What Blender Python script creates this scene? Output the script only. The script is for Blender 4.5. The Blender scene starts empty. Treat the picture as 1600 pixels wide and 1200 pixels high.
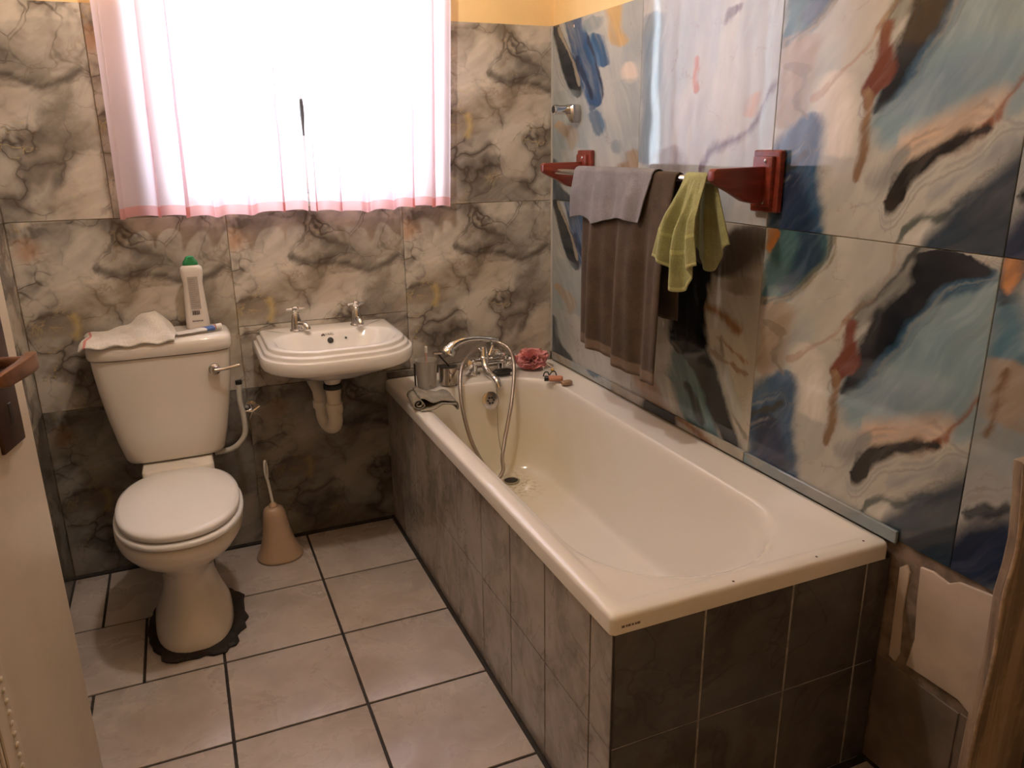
import bpy, bmesh, math, random
from mathutils import Vector, Matrix
PI = math.pi
random.seed(4)
S = bpy.context.scene
COL = S.collection

# ------------------------------------------------------------ camera, light, exposure
CAM_LOC = (-1.3467, -2.7633, 1.4067)
YAW, PITCH, ROLL, FPX = 0.39949, 0.29898, -0.01348, 1205.87
f_ = Vector((math.sin(YAW)*math.cos(PITCH), math.cos(YAW)*math.cos(PITCH), -math.sin(PITCH)))
r_ = Vector((math.cos(YAW), -math.sin(YAW), 0)); u_ = r_.cross(f_)
rr = r_*math.cos(ROLL) + u_*math.sin(ROLL); uu = -r_*math.sin(ROLL) + u_*math.cos(ROLL)
cd = bpy.data.cameras.new('camera'); cam = bpy.data.objects.new('camera', cd); COL.objects.link(cam)
cd.sensor_width = 36; cd.lens = 36*FPX/1600; cd.clip_start = 0.02
cam.matrix_world = Matrix(((rr.x, uu.x, -f_.x, CAM_LOC[0]), (rr.y, uu.y, -f_.y, CAM_LOC[1]), (rr.z, uu.z, -f_.z, CAM_LOC[2]), (0, 0, 0, 1)))
S.camera = cam
SKY = 7.5; LAMP = 430.0
w = bpy.data.worlds.new('daylight'); S.world = w; w.use_nodes = True
bgn = w.node_tree.nodes['Background']; bgn.inputs[0].default_value = (0.80, 0.89, 1.0, 1); bgn.inputs[1].default_value = SKY
pl = bpy.data.lights.new('window_portal', 'AREA'); pl.shape = 'RECTANGLE'; pl.size = 0.92; pl.size_y = 0.92
pl.cycles.is_portal = True
po = bpy.data.objects.new('window_portal', pl); COL.objects.link(po); po.location = (-0.91, 0.215, 1.685); po.rotation_euler = (-PI/2, 0, 0)
S.view_settings.view_transform = 'Standard'; S.view_settings.look = 'None'; S.view_settings.gamma = 1
S.view_settings.use_curve_mapping = False; S.view_settings.exposure = 0.0

# ------------------------------------------------------------ materials
class NT:
    def __init__(s, name):
        s.m = bpy.data.materials.new(name); s.m.use_nodes = True
        s.t = s.m.node_tree; s.b = s.t.nodes['Principled BSDF']; s.out = s.t.nodes['Material Output']
    def n(s, typ, **k):
        x = s.t.nodes.new(typ)
        for a, v in k.items(): setattr(x, a, v)
        return x
    def put(s, sock, v):
        if hasattr(v, 'is_output'): s.t.links.new(v, sock)
        elif isinstance(v, (tuple, list)): sock.default_value = tuple(v)+(1,) if len(v) == 3 and sock.type == 'RGBA' else v
        else: sock.default_value = v
    def math(s, op, a, b=0.0, c=None):
        x = s.n('ShaderNodeMath', operation=op); s.put(x.inputs[0], a); s.put(x.inputs[1], b)
        if c is not None: s.put(x.inputs[2], c)
        return x.outputs[0]
    def vm(s, op, a, b=(0, 0, 0)):
        x = s.n('ShaderNodeVectorMath', operation=op); s.put(x.inputs[0], a); s.put(x.inputs[1], b); return x.outputs[0]
    def scale(s, a, k):
        x = s.n('ShaderNodeVectorMath', operation='SCALE'); s.put(x.inputs[0], a); x.inputs['Scale'].default_value = k; return x.outputs[0]
    def mix(s, fac, a, b, blend='MIX'):
        x = s.n('ShaderNodeMix', data_type='RGBA', blend_type=blend); s.put(x.inputs[0], fac); s.put(x.inputs[6], a); s.put(x.inputs[7], b); return x.outputs[2]
    def ramp(s, v, lo, hi, a=0.0, b=1.0, smooth=True):
        x = s.n('ShaderNodeMapRange', interpolation_type='SMOOTHSTEP' if smooth else 'LINEAR')
        for i, q in enumerate((v, lo, hi, a, b)): s.put(x.inputs[i], q)
        return x.outputs[0]
    def noise(s, vec, scale, detail=3, rough=.5, dist=0.0):
        x = s.n('ShaderNodeTexNoise'); s.put(x.inputs['Vector'], vec); x.inputs['Scale'].default_value = scale
        x.inputs['Detail'].default_value = detail; x.inputs['Roughness'].default_value = rough; x.inputs['Distortion'].default_value = dist
        return x
    def bump(s, h, strength, dist=.01):
        x = s.n('ShaderNodeBump'); x.inputs['Strength'].default_value = strength; x.inputs['Distance'].default_value = dist
        s.put(x.inputs['Height'], h); s.t.links.new(x.outputs[0], s.b.inputs['Normal'])
    def set(s, **k):
        for a, v in k.items(): s.put(s.b.inputs[a.replace('_', ' ')], v)

def mat(name, c, rough=.5, metal=0.0, var=.12, vs=6.0, c2=None, bump=0.0, bs=60.0, bd=.004, gen=None, **k):
    m = NT(name); tc = m.n('ShaderNodeTexCoord'); co = tc.outputs['Object']
    nz = m.noise(co, vs, 4, .55).outputs[0]
    c2 = c2 or tuple(max(0, x*(1-var*2)) for x in c)
    m.set(Base_Color=m.mix(m.ramp(nz, .35, .68), c, c2), Roughness=rough, Metallic=metal)
    for a, v in k.items(): m.put(m.b.inputs[a.replace('_', ' ')], v)
    if bump: m.bump(m.noise(co, bs, 3).outputs[0], bump, bd)
    return m.m

def fcurve(m, t, pts):
    x = m.n('ShaderNodeFloatCurve'); cu = x.mapping.curves[0]
    while len(cu.points) > 2: cu.points.remove(cu.points[-1])
    pts = sorted(pts)
    cu.points[0].location = (0, pts[0][1]); cu.points[1].location = (1, pts[-1][1])
    for a, b in pts:
        if 0.004 < a < .996: cu.points.new(a, max(0.0, min(1.0, b)))
    x.mapping.update(); m.put(x.inputs['Value'], t); return x.outputs[0]

def design(name, strokes, base, base2, base3=(.33, .36, .36), marble=False, rough=.06, theta=.95, dark=1.0):
    """a printed stone tile: brush strokes (axis, [(along, centre, half width)], colour, softness) in tile coordinates"""
    m = NT(name); uv = m.n('ShaderNodeUVMap').outputs[0]; H = (.5, .5, .5)
    n1 = m.noise(uv, 4.0, 1).outputs[1]; n2 = m.noise(uv, 11, 4, .62).outputs[1]
    p = m.vm('ADD', uv, m.vm('ADD', m.scale(m.vm('SUBTRACT', n1, H), .045), m.scale(m.vm('SUBTRACT', n2, H), .042)))
    sx = m.n('ShaderNodeSeparateXYZ'); m.put(sx.inputs[0], p); U, V = sx.outputs[0], sx.outputs[1]
    def aligned(v, along, across):                        # coordinates stretched along the run of the print
        r1 = m.n('ShaderNodeVectorRotate', rotation_type='Z_AXIS'); m.put(r1.inputs['Vector'], v); r1.inputs['Angle'].default_value = -theta
        return m.vm('MULTIPLY', r1.outputs[0], (along, across, 1))
    swirl = m.vm('ADD', uv, m.scale(m.vm('SUBTRACT', m.noise(uv, 2.2, 2).outputs[1], H), .22))
    st = m.noise(aligned(swirl, 2.0, 9.0), 1.0, 4, .55, .0).outputs[0]
    sf = m.noise(aligned(swirl, 5.0, 22.0), 1.0, 3, .5, .0).outputs[0]
    big = m.noise(aligned(swirl, 1.3, 3.0), 1.0, 3, .5, .0).outputs[0]
    big2 = m.noise(aligned(m.vm('ADD', swirl, (3.1, 1.7, 0)), 1.5, 3.6), 1.0, 3, .5, .0).outputs[0]
    col = m.mix(m.ramp(big, .36, .64), base, base2)
    col = m.mix(m.ramp(big2, .50, .68, 0, .8 if marble else .5), col, base3)
    if marble:
        wv2 = m.scale(m.vm('SUBTRACT', m.noise(uv, 4, 3, .5).outputs[1], H), .40)
        cu = aligned(m.vm('ADD', uv, wv2), 4.0, 6.2)
        vo = m.n('ShaderNodeTexVoronoi', feature='DISTANCE_TO_EDGE'); vo.inputs['Scale'].default_value = 1.0; m.put(vo.inputs['Vector'], cu)
        msk = m.noise(m.vm('ADD', uv, (5.3, 2.2, 0)), 3.2, 4, .55, .4).outputs[0]
        lump = m.ramp(vo.outputs['Distance'], .0, .34)
        cloud = m.ramp(msk, .42, .60)
        col = m.mix(m.math('MULTIPLY', m.math('MULTIPLY_ADD', lump, -.75, .95), cloud), col, (.13, .108, .088))
        col = m.mix(m.math('MULTIPLY', m.ramp(vo.outputs['Distance'], .0, .045, 1, 0), m.ramp(msk, .36, .56, .0, .8)), col, (.07, .055, .045))
        smoke = m.ramp(m.noise(aligned(swirl, 1.6, 3.4), 1.0, 5, .6, .5).outputs[0], .50, .72)
        col = m.mix(m.math('MULTIPLY', smoke, .72), col, (.15, .125, .10))
        gv = m.math('ABSOLUTE', m.math('SUBTRACT', m.noise(m.vm('ADD', uv, wv2), 7.5, 4, .6, .5).outputs[0], .5))
        gold = m.math('MULTIPLY', m.ramp(gv, .004, .022, 1, 0), m.ramp(m.noise(m.vm('ADD', uv, (1.2, 7.7, 0)), 3.4, 2).outputs[0], .56, .66))
        col = m.mix(m.math('MULTIPLY', gold, .7), col, (.56, .42, .2))
    vn = m.math('ABSOLUTE', m.math('SUBTRACT', m.noise(swirl, 3.1, 5, .55, .5).outputs[0], .5))
    vein = m.math('MULTIPLY', m.ramp(vn, .001, .010, 1, 0), m.ramp(st, .42, .60))
    col = m.mix(m.math('MULTIPLY', vein, .5 if marble else .3), col, (.20, .125, .075))
    tm = {'v': m.math('MULTIPLY_ADD', V, 1/1.2, .1/1.2), 'u': m.math('MULTIPLY_ADD', U, 1/1.2, .1/1.2)}
    fray = m.math('MULTIPLY_ADD', sf, .05, -.025)
    for axis, pts, c, soft, al in strokes:
        s = U if axis == 'v' else V; g = sum(c)/3
        pts = [q for q in pts if -.099 < q[0] < 1.099]
        if len(pts) < 2: continue
        cc = [((q[0]+.1)/1.2, (q[1]+.5)/2) for q in pts]
        ww = [((q[0]+.1)/1.2, q[2]*1.8+.1) for q in pts]
        if pts[0][0] > .01: ww.insert(0, ((pts[0][0]+.1)/1.2-.03, 0.0))
        if pts[-1][0] < .99: ww.append(((pts[-1][0]+.1)/1.2+.03, 0.0))
        cen = m.math('MULTIPLY_ADD', fcurve(m, tm[axis], cc), 2.0, -.5)
        hw = m.math('MULTIPLY_ADD', fcurve(m, tm[axis], ww), 1/1.8, -.1/1.8+(.008 if sum(c) < .35 and not marble and soft > .011 else 0))
        d = m.math('ADD', m.math('SUBTRACT', m.math('ABSOLUTE', m.math('SUBTRACT', s, cen)), hw), fray)
        k = m.math('MULTIPLY', m.ramp(d, soft*1.3+.004, -soft*.9), m.ramp(st, .28, .50, (.9 if g < .1 else .62)*al, al))
        kl, kh = (.6, 1.05) if g < .05 else (.68, 1.2) if g < .2 else (.86, 1.10)
        c_lo = tuple(x*kl for x in c); c_hi = tuple((x*.85+g*.15)*kh+.02*(g > .04) for x in c)
        if g < .05 and soft < .02 and not marble:          # agate banding beside the dark strokes
            for dd_, wd_, cc_, al_ in ((.034, .016, (.24, .25, .24), .5), (.062, .012, (.13, .14, .14), .35)):
                rg = m.ramp(m.math('ABSOLUTE', m.math('SUBTRACT', d, dd_)), 0.0, wd_, al_, 0)
                col = m.mix(m.math('MULTIPLY', rg, m.ramp(st, .36, .52)), col, cc_)
        col = m.mix(k, col, m.mix(m.ramp(st, .34, .68), c_lo, m.mix(m.ramp(sf, .40, .66), c, c_hi)))
    col = m.mix(1.0, col, m.mix(m.ramp(sf, .3, .7), (.95, .95, .95), (1.04, 1.035, 1.03)), 'MULTIPLY')
    if dark != 1: col = m.mix(1.0, col, (dark,)*3, 'MULTIPLY')
    m.set(Base_Color=col, Roughness=rough); m.b.inputs['IOR'].default_value = 1.65 if not marble else 1.45
    m.bump(m.noise(uv, 2.4, 1).outputs[0], .16, .012)
    return m.m

# printed tile designs: (axis, [(along, centre, half width)...], colour, softness, strength)
DESIGN_A = [
    ('v',[(0.308,0.564,0.014),(0.366,0.663,0.147),(0.447,0.767,0.272),(0.548,0.796,0.243),(0.673,0.852,0.181),(0.787,0.888,0.147),(0.892,0.906,0.122),(0.946,0.936,0.093)],(0.21,0.305,0.345),0.06,1),
    ('v',[(0.687,0.042,0.027),(0.764,0.104,0.082),(0.85,0.155,0.123),(0.93,0.194,0.153),(1.011,0.197,0.139)],(0.05,0.12,0.135),0.03,1),
    ('v',[(0.771,0.147,0.031),(0.844,0.208,0.038),(0.912,0.249,0.054),(1.009,0.241,0.049)],(0.03,0.06,0.1),0.03,1),
    ('v',[(0.399,0.06,0.044),(0.49,0.085,0.073),(0.602,0.096,0.084),(0.709,0.093,0.065)],(0.32,0.24,0.17),0.06,1),
    ('v',[(0.289,0.347,0.058),(0.414,0.32,0.083),(0.513,0.294,0.079),(0.565,0.293,0.042)],(0.62,0.57,0.5),0.05,1),
    ('v',[(0.673,0.498,0.011),(0.715,0.528,0.032),(0.809,0.601,0.053),(0.899,0.68,0.05),(0.994,0.757,0.053)],(0.2,0.2,0.18),0.03,1),
    ('v',[(0.478,0.546,0.021),(0.566,0.605,0.034),(0.663,0.665,0.039),(0.752,0.717,0.037),(0.842,0.794,0.052),(0.908,0.879,0.076),(0.957,0.947,0.041)],(0.035,0.095,0.16),0.03,1),
    ('v',[(0.432,0.493,0.006),(0.47,0.517,0.022),(0.54,0.551,0.035),(0.609,0.584,0.048),(0.676,0.622,0.053),(0.739,0.649,0.055),(0.806,0.707,0.062),(0.868,0.756,0.05),(0.919,0.814,0.096),(0.954,0.85,0.126),(0.982,0.83,0.111)],(0.014,0.017,0.024),0.018,1),
    ('v',[(0.452,0.454,0.005),(0.491,0.458,0.017),(0.53,0.487,0.044),(0.588,0.495,0.033),(0.647,0.491,0.015),(0.702,0.494,0.011)],(0.14,0.035,0.02),0.012,1),
    ('v',[(0.203,0.434,0.006),(0.268,0.445,0.014),(0.349,0.454,0.013),(0.428,0.459,0.013),(0.502,0.452,0.013)],(0.24,0.14,0.07),0.012,1),
    ('u',[(0.609,0.304,0.03),(0.768,0.357,0.048),(0.91,0.409,0.037),(0.95,0.445,0.005)],(0.6,0.43,0.31),0.04,1),
    ('u',[(0.872,0.347,0.008),(0.914,0.385,0.019),(0.95,0.445,0.01),(0.985,0.505,0.01),(1.018,0.563,0.01)],(0.3,0.11,0.05),0.015,1),
    ('u',[(0.477,0.206,0.006),(0.56,0.23,0.037),(0.627,0.279,0.024)],(0.28,0.27,0.25),0.03,1),
    ('u',[(0.566,0.14,0.012),(0.587,0.155,0.037),(0.627,0.189,0.047),(0.676,0.247,0.024),(0.739,0.286,0.014),(0.825,0.323,0.009),(0.906,0.358,0.004)],(0.016,0.013,0.013),0.015,1),
    ('u',[(0.674,0.026,0.009),(0.76,0.065,0.021),(0.86,0.113,0.011)],(0.6,0.58,0.52),0.02,1),
    ('u',[(0.639,0.007,0.012),(0.657,0.038,0.021),(0.694,0.083,0.012),(0.781,0.106,0.009),(0.856,0.138,0.007),(0.911,0.187,0.008)],(0.12,0.14,0.12),0.012,1),
    ('u',[(0.744,-0.01,0.018),(0.821,0.027,0.076),(0.921,0.049,0.152),(0.99,0.076,0.197),(1.047,0.086,0.23)],(0.028,0.048,0.075),0.05,1),
    ('v',[(-0.069,0.153,0.172),(0.008,0.157,0.142),(0.103,0.135,0.143),(0.214,0.118,0.128),(0.334,0.134,0.098),(0.433,0.19,0.022)],(0.035,0.09,0.17),0.03,1),
    ('v',[(0.005,0.151,0.095),(0.101,0.129,0.086),(0.211,0.107,0.057)],(0.018,0.035,0.085),0.05,1),
    ('v',[(0.899,0.036,0.007),(0.939,0.043,0.019),(0.978,0.047,0.023)],(0.55,0.23,0.08),0.01,1),
    ('v',[(0.694,0.044,0.014),(0.733,0.112,0.011),(0.795,0.219,0.009),(0.87,0.302,0.008),(0.948,0.355,0.008),(1.019,0.356,0.006)],(0.12,0.13,0.11),0.008,1),
    ('v',[(0.703,0.094,0.007),(0.767,0.203,0.006),(0.845,0.303,0.006),(0.939,0.377,0.005),(1.021,0.375,0.005)],(0.24,0.21,0.16),0.006,1),
    ('v',[(0.715,0.497,0.006),(0.777,0.544,0.007),(0.844,0.604,0.007),(0.919,0.665,0.007),(0.976,0.696,0.009),(1.023,0.742,0.007)],(0.07,0.075,0.07),0.008,1),
    ('v',[(0.707,0.486,0.004),(0.802,0.56,0.005),(0.889,0.609,0.005),(0.957,0.626,0.006),(1.012,0.629,0.005)],(0.3,0.22,0.15),0.006,0.5),
    ('u',[(0.188,0.49,0.008),(0.287,0.546,0.005),(0.364,0.6,0.005),(0.436,0.655,0.005),(0.487,0.724,0.007)],(0.36,0.2,0.12),0.005,0.5),
    ('v',[(0.427,0.168,0.009),(0.467,0.106,0.009),(0.569,0.133,0.011),(0.602,0.097,0.074)],(0.2,0.15,0.1),0.01,0.6),
    ('u',[(-0.001,0.183,0.007),(0.066,0.227,0.007),(0.142,0.257,0.011),(0.177,0.287,0.01)],(0.04,0.05,0.05),0.01,1),
    ('u',[(0.745,0.165,0.009),(0.841,0.226,0.011),(0.93,0.288,0.013),(0.982,0.323,0.016)],(0.22,0.24,0.25),0.03,0.7),
    ('v',[(0.418,0.633,0.068),(0.481,0.723,0.121),(0.555,0.822,0.082)],(0.2,0.27,0.33),0.06,0.7),
]
DESIGN_B = [
    ('v',[(0.769,0.693,0.052),(0.863,0.74,0.219),(0.989,0.942,0.071)],(0.1,0.08,0.07),0.08,1),
    ('v',[(0.006,0.239,0.104),(0.071,0.174,0.118),(0.164,0.107,0.109)],(0.32,0.21,0.14),0.05,1),
    ('v',[(-0.055,0.833,0.069),(-0.022,0.716,0.11),(0.062,0.588,0.155),(0.171,0.526,0.169),(0.269,0.51,0.139),(0.363,0.484,0.08)],(0.10,0.19,0.22),0.03,1),
    ('v',[(-0.003,0.466,0.031),(0.067,0.394,0.053),(0.163,0.309,0.066)],(0.42,0.42,0.38),0.03,1),
    ('v',[(-0.025,0.914,0.029),(0.028,0.86,0.06),(0.124,0.782,0.075),(0.227,0.72,0.081),(0.32,0.615,0.122),(0.371,0.519,0.157),(0.465,0.497,0.133),(0.599,0.501,0.117),(0.683,0.503,0.126),(0.779,0.513,0.124)],(0.016,0.02,0.026),0.025,1),
    ('v',[(0.041,0.641,0.024),(0.115,0.594,0.024),(0.196,0.521,0.02)],(0.03,0.05,0.06),0.02,1),
    ('v',[(0.046,-0.117,0.094),(0.087,-0.189,0.11),(0.161,-0.249,0.112)],(0.016,0.018,0.022),0.03,1),
    ('v',[(-0.106,-0.676,0.168),(0.13,-0.787,0.208),(0.384,-1.0,0.147)],(0.14,0.2,0.24),0.06,1),
    ('u',[(0.62,0.594,0.009),(0.658,0.592,0.011),(0.767,0.573,0.017),(0.838,0.548,0.022),(0.889,0.536,0.011)],(0.27,0.15,0.08),0.02,1),
    ('u',[(0.724,0.474,0.003),(0.833,0.44,0.004),(0.937,0.408,0.005)],(0.3,0.2,0.13),0.008,1),
    ('v',[(-0.032,0.725,0.032),(-0.007,0.689,0.028)],(0.55,0.25,0.1),0.015,1),
    ('v',[(0.066,0.968,0.008),(0.136,0.894,0.01),(0.23,0.814,0.01),(0.363,0.784,0.009),(0.473,0.753,0.01)],(0.24,0.22,0.18),0.008,1),
    ('v',[(0.715,0.844,0.057),(0.773,0.87,0.056)],(0.12,0.08,0.06),0.06,0.6),
    ('v',[(0.16,0.894,0.037),(0.298,0.805,0.043),(0.416,0.712,0.036)],(0.36,0.37,0.34),0.03,0.8),
    ('u',[(0.677,0.402,0.006),(0.824,0.367,0.007),(0.943,0.353,0.005)],(0.28,0.2,0.15),0.006,1),
]
DESIGN_E = [
    ('v',[(0.25,0.074,0.062),(0.47,0.089,0.065),(0.735,0.091,0.076),(0.907,0.087,0.067)],(0.2,0.27,0.34),0.06,1),
    ('u',[(0.53,0.234,0.021),(0.595,0.289,0.016),(0.659,0.317,0.016),(0.723,0.333,0.008),(0.841,0.374,0.008),(0.913,0.457,0.011),(0.968,0.547,0.011)],(0.14,0.1,0.13),0.02,1),
    ('v',[(0.57,0.462,0.014),(0.62,0.443,0.014),(0.659,0.457,0.018),(0.699,0.461,0.011)],(0.4,0.16,0.1),0.012,1),
    ('v',[(0.816,0.639,0.006),(0.842,0.661,0.019),(0.873,0.7,0.037)],(0.16,0.12,0.14),0.02,1),
    ('v',[(0.441,0.845,0.024),(0.514,0.872,0.012)],(0.5,0.3,0.2),0.03,1),
    ('v',[(0.216,0.269,0.13),(0.306,0.265,0.065)],(0.24,0.22,0.22),0.06,1),
]
DESIGN_C = [
    ('v',[(0.636,0.896,0.037),(0.683,0.883,0.065),(0.729,0.881,0.047)],(0.66,0.56,0.48),0.03,1),
    ('v',[(0.524,0.506,0.011),(0.552,0.537,0.066),(0.615,0.501,0.099),(0.698,0.464,0.111),(0.803,0.405,0.125),(0.913,0.322,0.116),(1.011,0.262,0.106)],(0.035,0.10,0.22),0.02,1),
    ('v',[(0.745,0.61,0.058),(0.787,0.57,0.085),(0.848,0.542,0.08),(0.908,0.524,0.043)],(0.045,0.125,0.25),0.025,1),
    ('v',[(0.605,0.327,0.018),(0.626,0.32,0.047),(0.693,0.264,0.078),(0.792,0.201,0.08),(0.884,0.126,0.057),(1.0,0.029,0.039)],(0.02,0.03,0.04),0.018,1),
    ('v',[(0.595,0.493,0.011),(0.702,0.411,0.011),(0.811,0.327,0.012)],(0.03,0.05,0.1),0.012,1),
    ('v',[(0.82,0.831,0.021),(0.859,0.774,0.073),(0.901,0.728,0.059),(0.957,0.72,0.064),(1.012,0.717,0.083)],(0.55,0.37,0.17),0.03,1),
    ('v',[(0.378,0.594,0.016),(0.44,0.58,0.059),(0.492,0.534,0.06),(0.518,0.512,0.028)],(0.11,0.18,0.27),0.02,1),
    ('v',[(0.318,0.248,0.031),(0.373,0.259,0.068),(0.429,0.188,0.101),(0.464,0.099,0.039)],(0.5,0.29,0.13),0.03,1),
    ('v',[(0.287,0.78,0.02),(0.306,0.774,0.045),(0.341,0.767,0.03)],(0.25,0.29,0.31),0.03,1),
    ('v',[(0.21,0.937,0.132),(0.249,0.956,0.075),(0.287,0.945,0.047)],(0.3,0.22,0.15),0.05,1),
    ('v',[(0.01,0.154,0.144),(0.098,0.036,0.055),(0.238,-0.006,0.041)],(0.05,0.07,0.09),0.04,1),
    ('v',[(0.676,0.35,0.008),(0.774,0.29,0.01),(0.866,0.192,0.01),(0.984,0.077,0.009)],(0.3,0.26,0.2),0.008,1),
    ('v',[(0.934,0.472,0.031),(0.989,0.488,0.097)],(0.2,0.27,0.3),0.04,0.7),
    ('v',[(0.568,0.618,0.005),(0.669,0.583,0.006),(0.761,0.537,0.006),(0.898,0.449,0.007)],(0.04,0.06,0.1),0.008,1),
    ('v',[(0.329,0.246,0.211),(0.503,0.246,0.16),(0.635,0.183,0.125)],(0.27,0.33,0.35),0.08,0.6),
    ('v',[(0.383,0.919,0.085),(0.516,0.892,0.104),(0.63,0.856,0.114)],(0.33,0.37,0.38),0.08,0.6),
]
DESIGN_D = [
    ('v',[(0.71,0.075,0.057),(0.803,0.054,0.042),(0.886,0.032,0.018)],(0.09,0.19,0.26),0.05,1),
    ('v',[(0.875,0.026,0.011),(0.991,0.04,0.023)],(0.03,0.05,0.07),0.03,1),
    ('v',[(0.896,0.036,0.007),(0.943,0.032,0.017),(0.985,0.032,0.019)],(0.55,0.25,0.1),0.012,1),
    ('v',[(0.516,0.098,0.068),(0.616,0.093,0.066),(0.693,0.084,0.051)],(0.34,0.27,0.21),0.06,1),
    ('v',[(0.457,0.047,0.005),(0.502,0.056,0.006),(0.585,0.056,0.006),(0.669,0.07,0.005)],(0.2,0.12,0.07),0.015,1),
    ('u',[(0.025,0.179,0.005),(0.064,0.21,0.008),(0.116,0.218,0.008),(0.151,0.25,0.007)],(0.02,0.025,0.03),0.012,1),
    ('u',[(-0.009,-0.027,0.094),(0.051,0.031,0.115),(0.12,0.076,0.119),(0.187,0.111,0.116),(0.276,0.158,0.111)],(0.02,0.035,0.08),0.05,1),
]
DESIGN_M = [
    ('v',[(0.555,0.068,0.063),(0.611,0.134,0.095),(0.725,0.227,0.103),(0.844,0.233,0.134),(0.962,0.214,0.094)],(0.66,0.6,0.52),0.04,1),
    ('v',[(0.426,0.151,0.152),(0.511,0.252,0.17),(0.594,0.378,0.18),(0.675,0.538,0.193)],(0.3,0.235,0.17),0.07,1),
    ('v',[(0.488,0.54,0.085),(0.549,0.567,0.093),(0.608,0.611,0.102)],(0.55,0.47,0.38),0.03,1),
    ('v',[(0.216,0.699,0.062),(0.336,0.816,0.089),(0.458,0.919,0.049)],(0.24,0.195,0.15),0.06,1),
    ('v',[(0.721,0.802,0.139),(0.815,0.778,0.181),(0.921,0.804,0.155)],(0.3,0.26,0.22),0.06,1),
    ('v',[(0.953,0.419,0.016),(0.997,0.413,0.056)],(0.12,0.1,0.08),0.06,1),
    ('v',[(0.67,0.732,0.104),(0.732,0.622,0.11),(0.777,0.639,0.076),(0.854,0.623,0.025)],(0.09,0.075,0.06),0.06,1),
    ('u',[(0.332,0.756,0.015),(0.428,0.711,0.014),(0.544,0.693,0.006),(0.662,0.68,0.006),(0.73,0.643,0.012),(0.835,0.644,0.012),(0.959,0.715,0.012)],(0.06,0.045,0.035),0.014,1),
    ('v',[(0.739,0.495,0.008),(0.81,0.58,0.008),(0.87,0.605,0.007),(0.945,0.6,0.008)],(0.06,0.045,0.035),0.01,1),
    ('v',[(0.495,0.653,0.006),(0.54,0.681,0.013),(0.601,0.719,0.007)],(0.08,0.05,0.035),0.01,1),
    ('v',[(0.393,0.178,0.006),(0.454,0.194,0.012),(0.516,0.189,0.012)],(0.6,0.44,0.17),0.014,1),
    ('v',[(0.164,0.112,0.008),(0.193,0.138,0.024),(0.243,0.11,0.006)],(0.6,0.44,0.17),0.012,1),
    ('v',[(0.811,0.027,0.023),(0.854,0.033,0.042),(0.898,0.028,0.027)],(0.45,0.24,0.12),0.03,1),
    ('v',[(0.173,0.319,0.042),(0.218,0.354,0.059),(0.266,0.356,0.042)],(0.1,0.085,0.07),0.04,1),
    ('v',[(-0.1,0.413,0.344),(0.019,0.385,0.23),(0.133,0.396,0.186)],(0.16,0.13,0.105),0.1,1),
    ('v',[(0.0,0.836,0.105),(0.1,0.853,0.103),(0.213,0.897,0.065),(0.325,0.941,0.018)],(0.64,0.55,0.45),0.02,1),
]

MT = {}
MT['A'] = design('printed_stone_tile_a', DESIGN_A, (.46, .435, .385), (.37, .355, .32), (.27, .33, .35))
MT['B'] = design('printed_stone_tile_b', DESIGN_B, (.44, .405, .35), (.35, .32, .275), (.25, .265, .26), theta=2.0)
MT['C'] = design('printed_stone_tile_c', DESIGN_C, (.44, .44, .42), (.33, .36, .37), (.25, .31, .34), theta=2.1)
MT['D'] = design('printed_stone_tile_d', DESIGN_D, (.34, .34, .325), (.235, .265, .28), (.16, .22, .26))
MT['E'] = design('printed_stone_tile_e', DESIGN_E, (.47, .46, .45), (.36, .39, .42), (.28, .33, .38), theta=1.4)
MM = [(ax, pts, c, soft*1.5, (.5 if soft > .03 else .75)) for ax, pts, c, soft, al in DESIGN_M if soft > .012]
MB_ = dict(base=(.62, .565, .49), base2=(.47, .42, .355), base3=(.37, .335, .29), marble=True, rough=.2, theta=.6)
MT['M'] = design('marble_print_tile', MM, **MB_)
MT['N'] = design('darkened_marble_print_tile', MM, dark=.48, **MB_)  # same marble print multiplied darker, for the lowest wall row
MT['plaster'] = mat('yellow_painted_plaster', (.86, .62, .30), .6, var=.05, vs=3, bump=.15, bs=80)
MT['ceiling'] = mat('cream_ceiling_paint', (.80, .72, .58), .7, var=.04)
MT['grout_dark'] = mat('dark_dirty_grout', (.035, .026, .02), .8, var=.3, vs=30)
MT['grout_back'] = mat('grey_tile_adhesive', (.33, .29, .24), .8, var=.2, vs=20)

def floor_mat():
    m = NT('beige_ceramic_floor_tile'); tc = m.n('ShaderNodeTexCoord'); co = tc.outputs['Object']
    oi = m.n('ShaderNodeObjectInfo').outputs['Random']
    a = m.noise(m.vm('ADD', co, m.vm('MULTIPLY', (7, 3, 1), m.n('ShaderNodeCombineXYZ').outputs[0])), 7, 5, .6, .5).outputs[0]
    b = m.noise(co, 45, 3, .6).outputs[0]; dirt = m.noise(co, 2.6, 4, .6).outputs[0]
    c = m.mix(m.ramp(a, .35, .68), (.52, .45, .405), (.42, .355, .31))
    c = m.mix(m.ramp(b, .52, .72, 0, .3), c, (.40, .33, .275))
    c = m.mix(m.ramp(dirt, .46, .70, 0, .6), c, (.31, .24, .19))
    sp = m.noise(co, 160, 2).outputs[0]
    c = m.mix(m.ramp(sp, .76, .79), c, (.12, .08, .06))
    m.set(Base_Color=c, Roughness=m.ramp(a, .3, .7, .22, .38)); m.bump(b, .08, .002); return m.m
MT['floor'] = floor_mat()

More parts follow.
